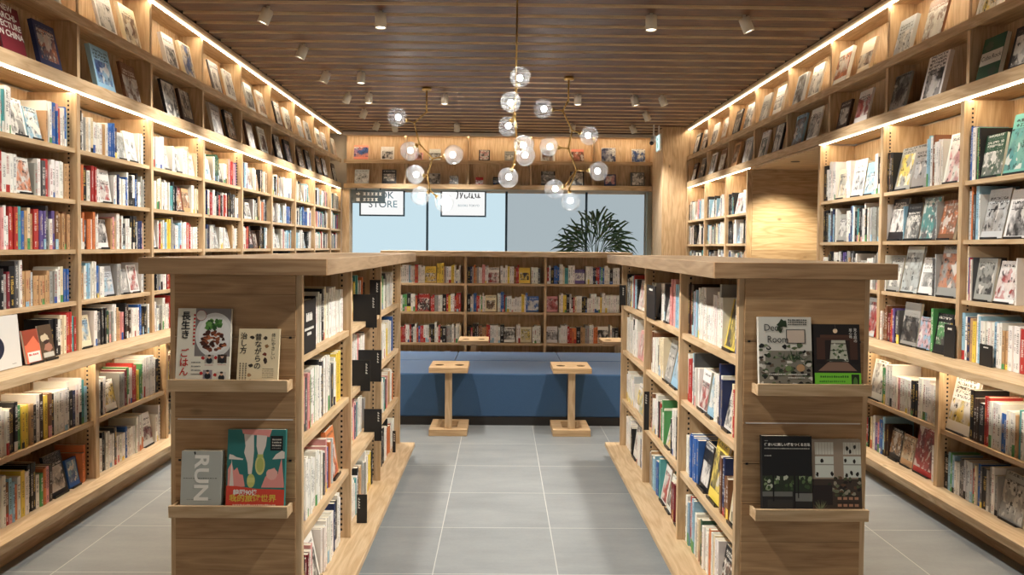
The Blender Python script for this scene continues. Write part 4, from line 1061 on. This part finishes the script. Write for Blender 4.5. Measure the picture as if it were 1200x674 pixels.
# 1 cookery book
pr = [(rect(.335, .385, 1, 1), (128, 122, 120)), (ell(.70, .66, .36, .285, 36), (222, 222, 218)), (ell(.70, .66, .30, .235, 36), (232, 232, 229)), (rect(0, 0, .335, 1), (232, 228, 212)), (rect(.335, 0, 1, .385), (232, 228, 212))]
for i in range(46):
    rr = random.Random(i); a = rr.uniform(0, 6.28); q = rr.random()**.5
    pr.append((ell(.68+.23*q*math.cos(a), .58+.125*q*math.sin(a), rr.uniform(.03, .055), rr.uniform(.014, .03), 9, .3, i), rr.choice(((96, 52, 38), (122, 66, 46), (74, 40, 32), (150, 86, 58), (178, 104, 68), (58, 34, 28)))))
for i in range(18):
    rr = random.Random(90+i); pr.append((ell(.67+rr.uniform(-.14, .14), .79+rr.uniform(-.055, .06), .045, .028, 9, .35, i), rr.choice(((62, 104, 52), (84, 134, 62), (44, 80, 42), (112, 156, 84)))))
for i, (u, v) in enumerate(((.62, .295), (.86, .30), (.60, .10), (.86, .08))):
    pr += [(rect(u-.085, v, u+.085, v+.11), ((176, 170, 160), (70, 54, 46), (150, 140, 150), (214, 208, 198))[i]), (ell(u, v+.035, .06, .04, 12), (36, 38, 44)), (ell(u, v+.083, .028, .024, 12), (216, 178, 152)), (ell(u, v+.1, .03, .014, 10), (34, 28, 26)), (ell(u-.12, v+.07, .032, .022, 10, .2, i), (186, 46, 48))]
    pr += scribble(u-.08, u+.08, v-.025, 7, (190, 90, 90), .008, i)
for i in range(4): pr += scribble(.29, .47, .30-.05*i, 8, (90, 90, 88), .016, i+7)
for i in range(9): pr.append((rect(.30, .90-.046*i, .335, .925-.046*i), (186, 50, 48)))
pr.append((ell(.44, .91, .10, .07, 24), (150, 60, 58))); pr.append((ell(.44, .91, .092, .064, 24), (206, 200, 192)))
cover_book(.196, .286, .016, on_ledge(-1.0945, 1.03, .286, .016), (232, 228, 212), pr, [(VT('長生き'), .155, .775, .034, K_, 0, .0008), (VT('ごはん'), .150, .30, .034, RD, 0, .0006)],
           'white cookery book with a plate of broccoli, upper ledge, left island end', 'cover books on the end ledges')
# 2 cream book with columns of characters
pr = []
for i, (u, v) in enumerate(((.33, .85), (.66, .84), (.70, .70), (.66, .56), (.68, .45), (.33, .36), (.30, .20), (.34, .10))): pr.append((ell(u, v, .05, .03 if i != 4 else .05, 10, .3, i), ((60, 52, 44), (70, 60, 50), (150, 110, 70), (120, 60, 46), (58, 44, 40), (50, 44, 38), (170, 130, 90), (150, 110, 76))[i]))
for i in range(5): pr += scribble(.62, .90, .30-.035*i, 7, (120, 108, 90), .014, i); 
for i in range(3): pr += [(rect(.06+.07*i, .10+.04*j, .09+.07*i, .128+.04*j), (128, 116, 98)) for j in range(8)]
cover_book(.15, .213, .014, on_ledge(-.894, 1.03, .213, .014), (228, 212, 176), pr, [(VT('治し方'), .13, .74, .0265, K_, 0, .0003), (VT('昔ながらの'), .49, .60, .0265, K_, 0, .0003), (VT('体にやさしい'), .86, .69, .0165, K_)],
           'small cream book covered in black characters, upper ledge, left island end', 'cover books on the end ledges')
# 3 grey book, lettering up the cover
pr = scribble(.06, .90, .545, 14, (70, 72, 70), .012, 3)+scribble(.16, .78, .20, 16, (96, 98, 96), .009, 4)+scribble(.12, .84, .085, 16, (110, 112, 108), .012, 5)+[(rect(.68, .035, .88, .05), (190, 60, 60)), ([(.30, .88), (.36, .97), (.33, .98), (.36, 1.), (.30, .98), (.33, .93)], (40, 40, 40))]
cover_book(.148, .222, .03, on_ledge(-1.102, .565, .222, .03), (176, 180, 174), pr, [('RUN', .49, .56, .072, W_, 90, .002, 1.15)], 'grey book lettered sideways in white, lower ledge, left island end', 'cover books on the end ledges')
# 4 teal book with walking legs
T_, PK, WT = (48, 116, 112), (226, 150, 142), (224, 214, 204)
pr = [([(.02, .30), (.02, .52), (.08, .60), (.12, .50), (.18, .54), (.22, .46), (.28, .45), (.32, .31)], PK), ([(.05, .30), (.08, .64), (.13, .30)], WT), ([(.60, .30), (.66, .42), (.74, .50), (.82, .54), (.88, .46), (.94, .66), (.99, .34), (.99, .30)], PK),
      (ell(.78, .46, .10, .07, 14, .1, 1), (232, 176, 166)), ([(.03, .64), (.04, .70), (.10, .69), (.16, .665), (.28, .645), (.27, .63)], WT), ([(.78, .64), (.84, .70), (.94, .745), (.99, .73), (.99, .65)], WT),
      ([(.24, 1.), (.26, .95), (.36, .935), (.52, .93), (.72, .91), (.76, 1.)], PK), ([(.28, .945), (.31, .80), (.29, .72), (.35, .60), (.37, .46), (.43, .46), (.45, .60), (.46, .74), (.45, .935)], WT), ([(.50, .935), (.50, .80), (.53, .70), (.54, .60), (.60, .62), (.62, .72), (.66, .80), (.68, .925)], WT),
      (ell(.57, .57, .085, .12, 18), (206, 204, 132)), (ell(.57, .57, .06, .09, 18), (176, 184, 104)), (ell(.42, .38, .07, .085, 16), (190, 194, 112)), (rect(.36, .36, .48, .42), (206, 206, 130)), (rect(.52, .66, .62, .70), (182, 190, 108)),
      (rect(.74, .745, .955, .925), (30, 32, 34))]+[q for i in range(3) for q in scribble(.77, .93, .87-.035*i, 6, (200, 196, 184), .02, i)]+scribble(.77, .93, .77, 6, (150, 148, 140), .012, 9)
pr += [([(0, 0), (1, 0), (1, .275), (.5, .285), (.18, .315), (0, .32)], (212, 74, 56))]+scribble(.12, .86, .082, 24, (238, 214, 190), .018, 11)+scribble(.12, .84, .045, 30, (232, 190, 170), .008, 12)
cover_book(.214, .302, .02, on_ledge(-.902, .565, .302, .02), T_, pr, [('韓國90後', .33, .235, .0225, W_, 0, .0005), ('我的旅遊世界', .46, .165, .0275, GD, 0, .0007, 1.05)], 'teal picture book with walking legs and a red band, lower ledge, left island end', 'cover books on the end ledges')
# 5 plants book
pr = [(rect(0, 0, 1, .54), (128, 124, 112)), (rect(0, .40, .12, .56), (206, 200, 190))]
for i in range(120):
    rr = random.Random(300+i); u, v = rr.random(), rr.uniform(.02, .62); s = rr.uniform(.02, .06)
    pr.append((ell(u, v, s, s*rr.uniform(.3, .7), 8, .45, i), rr.choice(((34, 44, 34), (56, 70, 48), (30, 30, 30), (84, 98, 70), (196, 192, 180), (214, 210, 200), (96, 82, 68), (50, 46, 42), (130, 140, 110), (36, 40, 38)))))
for i in range(22):
    rr = random.Random(500+i); u, v, a = rr.uniform(.45, .85), .42, rr.uniform(.3, 2.8); L = rr.uniform(.12, .24)
    pr.append(([(u-.012, v), (u+.012, v), (u+L*math.cos(a), v+L*.7*math.sin(a))], rr.choice(((38, 58, 36), (58, 82, 52), (30, 42, 30)))))
pr += [(rect(.52, .64, .88, .83), (50, 48, 46)), (rect(.535, .65, .865, .82), (206, 190, 174)), (ell(.46, .91, .09, .06, 9, .4, 3), (44, 60, 40)), (ell(.40, .83, .05, .04, 9, .4, 4), (60, 76, 52)), (ell(.62, .05, .06, .04, 14), (196, 158, 116)), (ell(.78, .31, .08, .05, 12), (190, 150, 110)), (ell(.55, .30, .06, .04, 10), (110, 132, 84))]
for i in range(3): pr += scribble(.56, .92, .95-.03*i, 9, (60, 58, 54), .02, i+40)
pr += scribble(.18, .50, .215, 12, (232, 230, 222), .016, 51)+scribble(.54, .90, .215, 12, (232, 230, 222), .016, 52)+scribble(.54, .86, .17, 12, (226, 224, 216), .014, 53)
cover_book(.197, .272, .018, on_ledge(1.0535, 1.03, .272, .018), (212, 210, 200), pr, [('Deco', .28, .85, .036, K_, 0, 0, .9), ('Room', .36, .69, .036, K_, 0, 0, .9)], 'pale picture book crowded with house plants, upper ledge, right island end', 'cover books on the end ledges', bind=-1)
# 6 dark interior with a green band
pr = [(rect(0, .62, 1, 1), (34, 30, 30)), (rect(.06, .40, .94, .80), (74, 50, 42)), (rect(.24, .40, .78, .76), (40, 32, 30)), ([(.33, .44), (.74, .44), (.68, .76), (.38, .76)], (186, 188, 172)), (rect(.36, .70, .70, .715), (70, 66, 58)), (rect(.35, .60, .72, .612), (70, 66, 58)),
      ([(.08, .30), (.92, .30), (.72, .43), (.30, .43)], (138, 110, 94)), (ell(.50, .46, .24, .022, 14), (60, 62, 56)), (rect(.04, .40, .24, .47), (30, 26, 28)), (rect(.76, .40, .96, .47), (30, 26, 28)), (rect(.14, .80, .80, .84), (86, 58, 46)), (ell(.47, .90, .05, .035, 12), (240, 214, 180)), (rect(.465, .92, .475, 1), (90, 80, 70))]
for i in range(20):
    rr = random.Random(800+i); pr.append((ell(rr.uniform(.42, .70), rr.uniform(.47, .70), .028, .02, 8, .4, i), rr.choice(((84, 104, 72), (120, 138, 104), (60, 78, 54), (206, 208, 196)))))
pr += [(rect(0, 0, 1, .27), (122, 208, 62)), (rect(.79, .0, .96, .25), (36, 50, 30)), (ell(.875, .12, .05, .09, 12), (84, 130, 60)), (ell(.72, .05, .04, .035, 10), (40, 70, 30))]
pr += scribble(.12, .74, .20, 13, (52, 110, 40), .032, 61)+scribble(.10, .66, .13, 13, (70, 140, 48), .03, 62)+scribble(.10, .70, .085, 22, (66, 130, 46), .01, 63)+scribble(.20, .60, .02, 8, (40, 90, 30), .03, 64)
cover_book(.172, .246, .02, on_ledge(1.2465, 1.03, .246, .02), (38, 34, 34), pr, [(VT('見る庭の'), .90, .83, .0135, W_), (VT('居心地'), .80, .86, .0125, W_)], 'dark book of a lamplit room with a bright green band, upper ledge, right island end', 'cover books on the end ledges', bind=-1)
# 7 black book
pr = [(rect(0, .30, 1, .50), (46, 54, 42)), (rect(0, 0, 1, .30), (42, 42, 42)), (rect(.66, .18, 1, .28), (120, 122, 118)), (rect(.0, .24, .6, .30), (110, 112, 108)), (rect(.1, .08, .60, .2), (58, 56, 54))]
for i in range(44):
    rr = random.Random(900+i); u = rr.choice((rr.uniform(.24, .62), rr.uniform(.74, .98), rr.uniform(.02, .18))); pr.append((ell(u, rr.uniform(.33, .48), .035, .024, 8, .4, i), rr.choice(((92, 116, 76), (134, 152, 112), (64, 84, 54), (190, 196, 176), (46, 60, 42)))))
pr += [(rect(.205, .18, .235, .5), (24, 24, 26)), (rect(.63, .10, .66, .5), (24, 24, 26)), (rect(.71, .22, .73, .5), (24, 24, 26))]
pr += scribble(.05, .96, .835, 30, (190, 188, 182), .014, 71)+scribble(.05, .19, .745, 4, (190, 188, 182), .014, 72)+scribble(.05, .12, .935, 3, (170, 168, 162), .01, 73)
b7 = cover_book(.186, .292, .024, on_ledge(1.0685, .565, .292, .024), (30, 31, 33), pr, [('住まいに美しい庭をつくる方法', .505, .89, .0122, W_, 0, .0003)], 'black book lettered in white over a garden window, lower ledge, right island end', 'cover books on the end ledges', bind=-1)
# 8 greenhouse shelf
pr = [(rect(0, .48, 1, 1), (156, 142, 126)), (rect(0, 0, 1, .48), (66, 56, 50)), (rect(0, .02, 1, .10), (124, 94, 72))]
for u0, u1 in ((.06, .44), (.64, 1.)):
    pr += [(rect(u0, .80, u1, .96), (206, 206, 196)), (rect(u0, .50, u1, .775), (208, 214, 206)), (rect(u0, .66, u1, .675), (150, 150, 140))]
    pr += [(rect(u0+.06*i+.02, .80, u0+.06*i+.026, .955), (150, 140, 126)) for i in range(6)]
for i in range(46):
    rr = random.Random(1100+i); u, v = rr.uniform(.30, 1), rr.uniform(.26, .50); pr.append((ell(u, v, .04, .022, 8, .4, i), rr.choice(((48, 56, 42), (78, 86, 62), (110, 116, 90), (38, 36, 34), (150, 146, 128), (96, 70, 54)))))
for i, (u, v) in enumerate(((.20, .72), (.10, .54), (.40, .55), (.70, .53), (.80, .56), (.92, .54), (.72, .88), (.78, .84), (.88, .90), (.68, .72), (.86, .71))): pr.append((ell(u, v, .03, .03, 9, .3, i), (36, 34, 32)))
pr += [(rect(.48, .17+.09*j, .94, .175+.09*j), (40, 32, 28)) for j in range(2)]+[(rect(.50+.115*i, .12+.09*j, .58+.115*i, .155+.09*j), (178, 134, 106)) for i in range(4) for j in range(2)]+[(rect(0, .14, .4, .40), (44, 38, 38))]
for i in range(16):
    rr = random.Random(1200+i); a = rr.uniform(.2, 2.6); pr.append(([(.14, .06), (.16, .06), (.15+.2*math.cos(a), .06+.16*math.sin(a))], (124, 130, 98)))
cover_book(.183, .280, .018, on_ledge(1.2555, .565, .280, .018), (150, 138, 124), pr, [], 'picture book showing a windowed plant bench, lower ledge, right island end', 'cover books on the end ledges', bind=-1)

# ------------------------------------------------------------------ face-out books on the racks
def rack_books(side, tier, specs, where):
    z = (2.5440, 2.9240)[tier]; tn = ('lower', 'upper')[tier]
    for i, sp in enumerate(specs):
        a, b, cc = sp[:3]; c, ac = cc
        far = abs(b) if side != 'x' else 12
        wd = min(.235 if side == 'y-' else .225, max(.12, (b-a)*.86)); h = min((.30, .33)[tier], wd*1.3 if side != 'x' else wd*1.06); t = rnd.uniform(.014, .03); mid = (a+b)/2
        lean = -R(12 if tier == 0 else 13)
        if side == 'y+': loc, rot = (-(LU+.027), mid, z), R(90)
        elif side == 'y-': loc, rot = (RU+.027, mid, z), R(-90)
        else: loc, rot = (mid, BY+.027, z), 0
        m4 = Matrix.Translation(loc) @ Matrix.Rotation(rot, 4, 'Z') @ Matrix.Rotation(lean, 4, 'X')
        lab = f'{WORD[c]} and {WORD[ac]} magazine, {ORD[i]} from {"the near end" if side != "x" else "the left"}, {tn} rack tier, {where.replace("along the ", "")}'
        if len(sp) > 3:
            cover_book(wd, h, t, m4, COL[c], sp[3], sp[4], sp[5], f'face-out books, {tn} tier, {where}', 'display_book', bind=-1); continue
        B_ = Book(); B_.w, B_.h, B_.t, B_.hard, B_.bind, B_.face = wd, h, t, False, (1 if side == 'y-' else -1), True
        B_.base, B_.accent, B_.ink = jit(COL[c]), jit(COL[ac]), lin((28, 28, 30) if c not in 'kNBEmGn' else (226, 220, 208)); B_.seed = rnd.random(); B_.band = 1.; B_.inka = .85; B_.mat = settle(m4, t)
        link_book(B_, 'display_book', lab, 'book', f'face-out books, {tn} tier, {where}')
CH = [('NEW\nARCHI-\nTECTURE\nIN CHINA', .50, .68, .047, W_, 0, .0012)]
LLs = [(3.91, 4.15, 'mN', [(rect(0, 0, .06, 1), (60, 24, 30))], CH, "maroon book lettered in bold white capitals, first on the left wall's lower rack tier"), (4.24, 4.48, 'Bo'), (4.83, 5.09, 'lb'), (5.20, 5.44, 'nw'), (5.82, 6.10, 'kw'), (6.13, 6.38, 'Nc'), (6.77, 7.05, 'gw'), (7.13, 7.42, 'ka'), (7.70, 7.98, 'Nw'), (8.10, 8.40, 'wn'), (8.66, 8.95, 'kg'),
       (9.07, 9.37, 'kb'), (9.64, 9.92, 'Nk'), (10.03, 10.33, 'kl'), (10.60, 10.88, 'kg'), (10.98, 11.25, 'kw'), (11.60, 11.86, 'Ng')]
LUs = [(4.24, 4.48, 'wg'), (4.86, 5.12, 'wg'), (5.20, 5.46, 'cn'), (5.84, 6.08, 'wG'), (6.16, 6.42, 'cb'), (6.77, 7.03, 'Gw'), (7.12, 7.40, 'wg'), (7.70, 7.96, 'sk'), (8.08, 8.36, 'wa'), (8.68, 8.95, 'kw'), (9.08, 9.36, 'wn'), (9.64, 9.90, 'wl'), (10.0, 10.32, 'sk'), (10.6, 10.9, 'wg'), (11.0, 11.26, 'wk'), (11.58, 11.86, 'ga')]
RLs = [(3.96, 4.18, 'kw'), (4.23, 4.46, 'Ew', [(rect(.02, .36, .98, .66), (214, 210, 200)), (ell(.3, .8, .2, .1, 10, .3, 1), (70, 84, 70)), (ell(.7, .18, .2, .1, 10, .3, 2), (62, 76, 64))], [('Cuba.Rock', .5, .52, .040, K_)], 'dark green book with pale title band, second on the right wall lower rack'),
       (4.78, 5.05, 'wk'), (5.22, 5.46, 'gk'), (5.76, 6.0, 'wr'), (6.10, 6.32, 'Nw'), (6.66, 6.95, 'wg'), (7.02, 7.30, 'ln'), (7.56, 7.83, 'kw'), (7.98, 8.24, 'wE'), (8.50, 8.80, 'sw'), (8.94, 9.24, 'an'), (9.49, 9.78, 'nw'), (9.95, 10.22, 'wk'), (10.46, 10.74, 'Gk'), (10.90, 11.14, 'Nw')]
RUs = [(4.24, 4.48, 'wy'), (4.80, 5.06, 'nw'), (5.18, 5.42, 'sw'), (5.74, 5.98, 'cn'), (6.12, 6.42, 'wo'), (6.66, 6.94, 'wg'), (7.03, 7.30, 'sk'), (7.56, 7.83, 'wg'), (7.97, 8.24, 'gw'), (8.50, 8.78, 'wk'), (8.92, 9.20, 'kg'), (9.42, 9.70, 'aw'), (9.88, 10.17, 'wG'), (10.36, 10.64, 'Nw'), (10.78, 11.1, 'kw')]
BUs = [(-2.375, -2.105, 'Sb'), (-1.943, -1.7, 'wk'), (-1.39, -1.25, 'pn'), (-1.173, -.965, 'wg'), (-.389, -.186, 'kp'), (.02, .20, 'gw'), (.585, .85, 'wn'), (1.073, 1.304, 'Sn'), (1.548, 1.819, 'sB'), (2.036, 2.28, 'wb')]
BLs = [(-2.362, -2.092, 'sw'), (-1.93, -1.66, 'kg'), (-1.173, -.971, 'gk'), (-.849, -.687, 'kG'), (-.43, -.295, 'rw'), (-.159, -.01, 'kb'), (.585, .87, 'kg'), (1.06, 1.317, 'kw'), (1.602, 1.819, 'Bp'), (2.023, 2.28, 'Gw')]
rack_books('y+', 0, LLs, 'along the left wall'); rack_books('y+', 1, LUs, 'along the left wall')
rack_books('y-', 0, RLs, 'along the right wall'); rack_books('y-', 1, RUs, 'along the right wall')
rack_books('x', 0, BLs, 'over the window'); rack_books('x', 1, BUs, 'over the window')

# ------------------------------------------------------------------ the near end of the left ledge
def ledge_m(y, lean, x=-2.50, z=.9212, rot=90): return Matrix.Translation((x, y, z)) @ Matrix.Rotation(R(rot), 4, 'Z') @ Matrix.Rotation(-R(lean), 4, 'X')
pr = [([(0, 1), (.30, 1), (.0, .62)], (150, 108, 74)), (ell(.12, .42, .38, .26, 36), (40, 42, 62))]+scribble(.70, .84, .07, 5, (90, 90, 90), .014, 1)
cover_book(.25, .27, .03, ledge_m(3.834, 5), (222, 220, 214), pr, [], 'big white book with a navy disc, nearest on the ledge of the left wall', None, 'face_out_book', True, bind=1)
pr = [(rect(0, .55, 1, 1), (150, 70, 50)), ([(0, .5), (.7, .8), (1, .5), (1, .1), (0, .1)], (226, 116, 84)), (rect(.12, .03, .95, .33), (236, 230, 220))]+scribble(.2, .85, .22, 5, (200, 80, 70), .06, 2)
cover_book(.128, .178, .012, ledge_m(4.045, 10, -2.485, .9252), (226, 112, 78), pr, [], 'orange paperback on a black stand beside the big white book', None)
pr = [(ell(.4, .62, .3, .12, 14, .3, 3), (206, 190, 160)), (ell(.55, .35, .34, .12, 14, .3, 4), (170, 120, 100)), (rect(.1, .06, .9, .2), (206, 200, 186)), (ell(.45, .5, .2, .06, 10, .3, 5), (60, 40, 36))]
cover_book(.118, .19, .012, ledge_m(4.182, 10, -2.488, .9252), (86, 68, 50), pr, [], 'dark brown paperback on a black stand beside the orange paperback', None)
for y, w, l in ((4.045, .12, 'black stand under the orange paperback on the ledge'), (4.182, .11, 'black stand under the dark brown paperback on the ledge')):
    m = MB(); m.box(-w/2, w/2, -.012, .09, 0, .0035).box(-w/2, w/2, -.0155, -.0125, 0, .013).box(-w/2, w/2, .0905, .094, 0, .17)
    o = m.build('book_stand', M['blackmetal']); o.matrix_world = Matrix.Translation((-2.486, y, .9211)) @ Matrix.Rotation(R(90), 4, 'Z'); o['label'] = l; o['category'] = 'stand'

# ------------------------------------------------------------------ black index plates
def marks(p, x, y, z0, z1, n, ax):
    g = MB(); s = (z1-z0)/n
    for i in range(n):
        z = z1-s*(i+1)
        for dx, w in ((0, .7), (.0, .35))[:1 if n < 4 else 2]:
            q = z+s*(.12+.42*(dx == 0 and w == .35))
            if ax == 'x': g.box(x, x+.013*w, y-.0004, y, q, q+s*.28)
            else: g.box(*sorted((y, y+(.0004 if ax == 'y+' else -.0004))), x, x+.013*w, q, q+s*.28)
    g.build('white_lettering', M['print_white'], p)
def plate(x0, x1, xe, y, zs, z0, z1, label):
    """a black plate square to the shelf; it stands on the shelf (z >= zs) and laps over the edge xe"""
    sg = 1 if x1 > xe else -1
    m = MB(); tip = x1 if sg > 0 else x0; root = x0 if sg > 0 else x1
    if z0 < zs: m.prism([(root, zs), (xe+sg*.003, zs), (xe+sg*.003, z0), (tip, z0), (tip, z1), (root, z1)], y, y+.004, 'y')
    else: m.prism([(x0, zs), (x1, zs), (x1, z1), (x0, z1)], y, y+.004, 'y')
    o = m.build('index_plate', M['black']); o['label'] = label; o['category'] = 'divider'; o['group'] = 'black index plates'
    marks(o, tip-.024 if sg > 0 else tip+.008, y, z1-.075, z1-.015, 4, 'x')
E1 = -.755
plate(-.822, -.690, E1, 4.20, 1.1465, 1.112, 1.297, 'black index plate lapping over the top shelf, middle bay of the left island')
plate(-.80, -.735, E1, 4.60, 1.1465, 1.15, 1.36, 'narrow black index plate at the far upright, top shelf, middle bay of the left island')
plate(-.815, -.700, E1, 4.05, .8145, .786, .953, 'nearer of two black index plates, second shelf, middle bay of the left island')
plate(-.822, -.688, E1, 4.35, .8145, .783, .967, 'farther of two black index plates, second shelf, middle bay of the left island')
plate(-.815, -.708, E1, 4.50, .4535, .40, .592, 'black index plate lapping over the third shelf, middle bay of the left island')
plate(-.752, -.698, -.60, 3.955, .1045, .1045, .256, 'black index plate on the base board, middle bay of the left island')
plate(-.762, -.740, -.60, 5.33, .1045, .1045, .258, 'black index plate on the base board, far bay of the left island')
plate(.868, .915, .903, 5.545, 1.1465, 1.12, 1.295, 'black index plate at the far upright, top shelf of the right island')
plate(.880, .912, .903, 4.60, .4535, .48, .69, 'black index plate on the third shelf, middle bay of the right island')
def board(ax, xf, y0, y1, z0, z1, label, big=False):
    m = MB(); m.box(*sorted((xf, xf-(.006 if ax == 'y+' else -.006))), y0, y1, z0, z1, bev=.001)
    o = m.build('index_board', M['black']); o['label'] = label; o['category'] = 'divider'; o['group'] = 'black index boards'
    g = MB(); sx = xf+(.0004 if ax == 'y+' else -.0004); a, b = sorted((xf, sx)); w = y1-y0; h = z1-z0
    rows = ((.60, .16, 4, .46), (.43, .05, 9, .66), (.33, .06, 4, .3)) if big else ((.84, .07, 3, .4),)
    for v, hh, n, ww in rows:
        for i in range(n):
            s = w*ww/n; u = y0+w*(.5-ww/2)+i*s; g.box(a, b, u, u+s*.38, z0+h*v, z0+h*(v+hh)).box(a, b, u+s*.5, u+s*.8, z0+h*v, z0+h*(v+hh*.8))
    g.build('white_lettering', M['print_white'], o)
board('y+', -.752, 2.864, 3.075, 1.1460, 1.352, 'black index board lettered in white, top shelf, near end of the left island', True)
board('y-', .896, 4.40, 4.655, 1.1460, 1.345, 'plain black index board, top shelf, middle bay of the right island')
board('y-', 2.72, 4.155, 4.265, .9211, 1.043, 'short black index board on the ledge, near bay of the right wall')
board('y-', 2.72, 4.50, 4.61, .9211, 1.12, 'tall black index board on the ledge, at the upright of the right wall')

for o in S.objects:
    if o.parent is None and isinstance(o.get('label'), str) and nwords(o['label']) > 16: print('LONG', nwords(o['label']), o.name, o['label'])
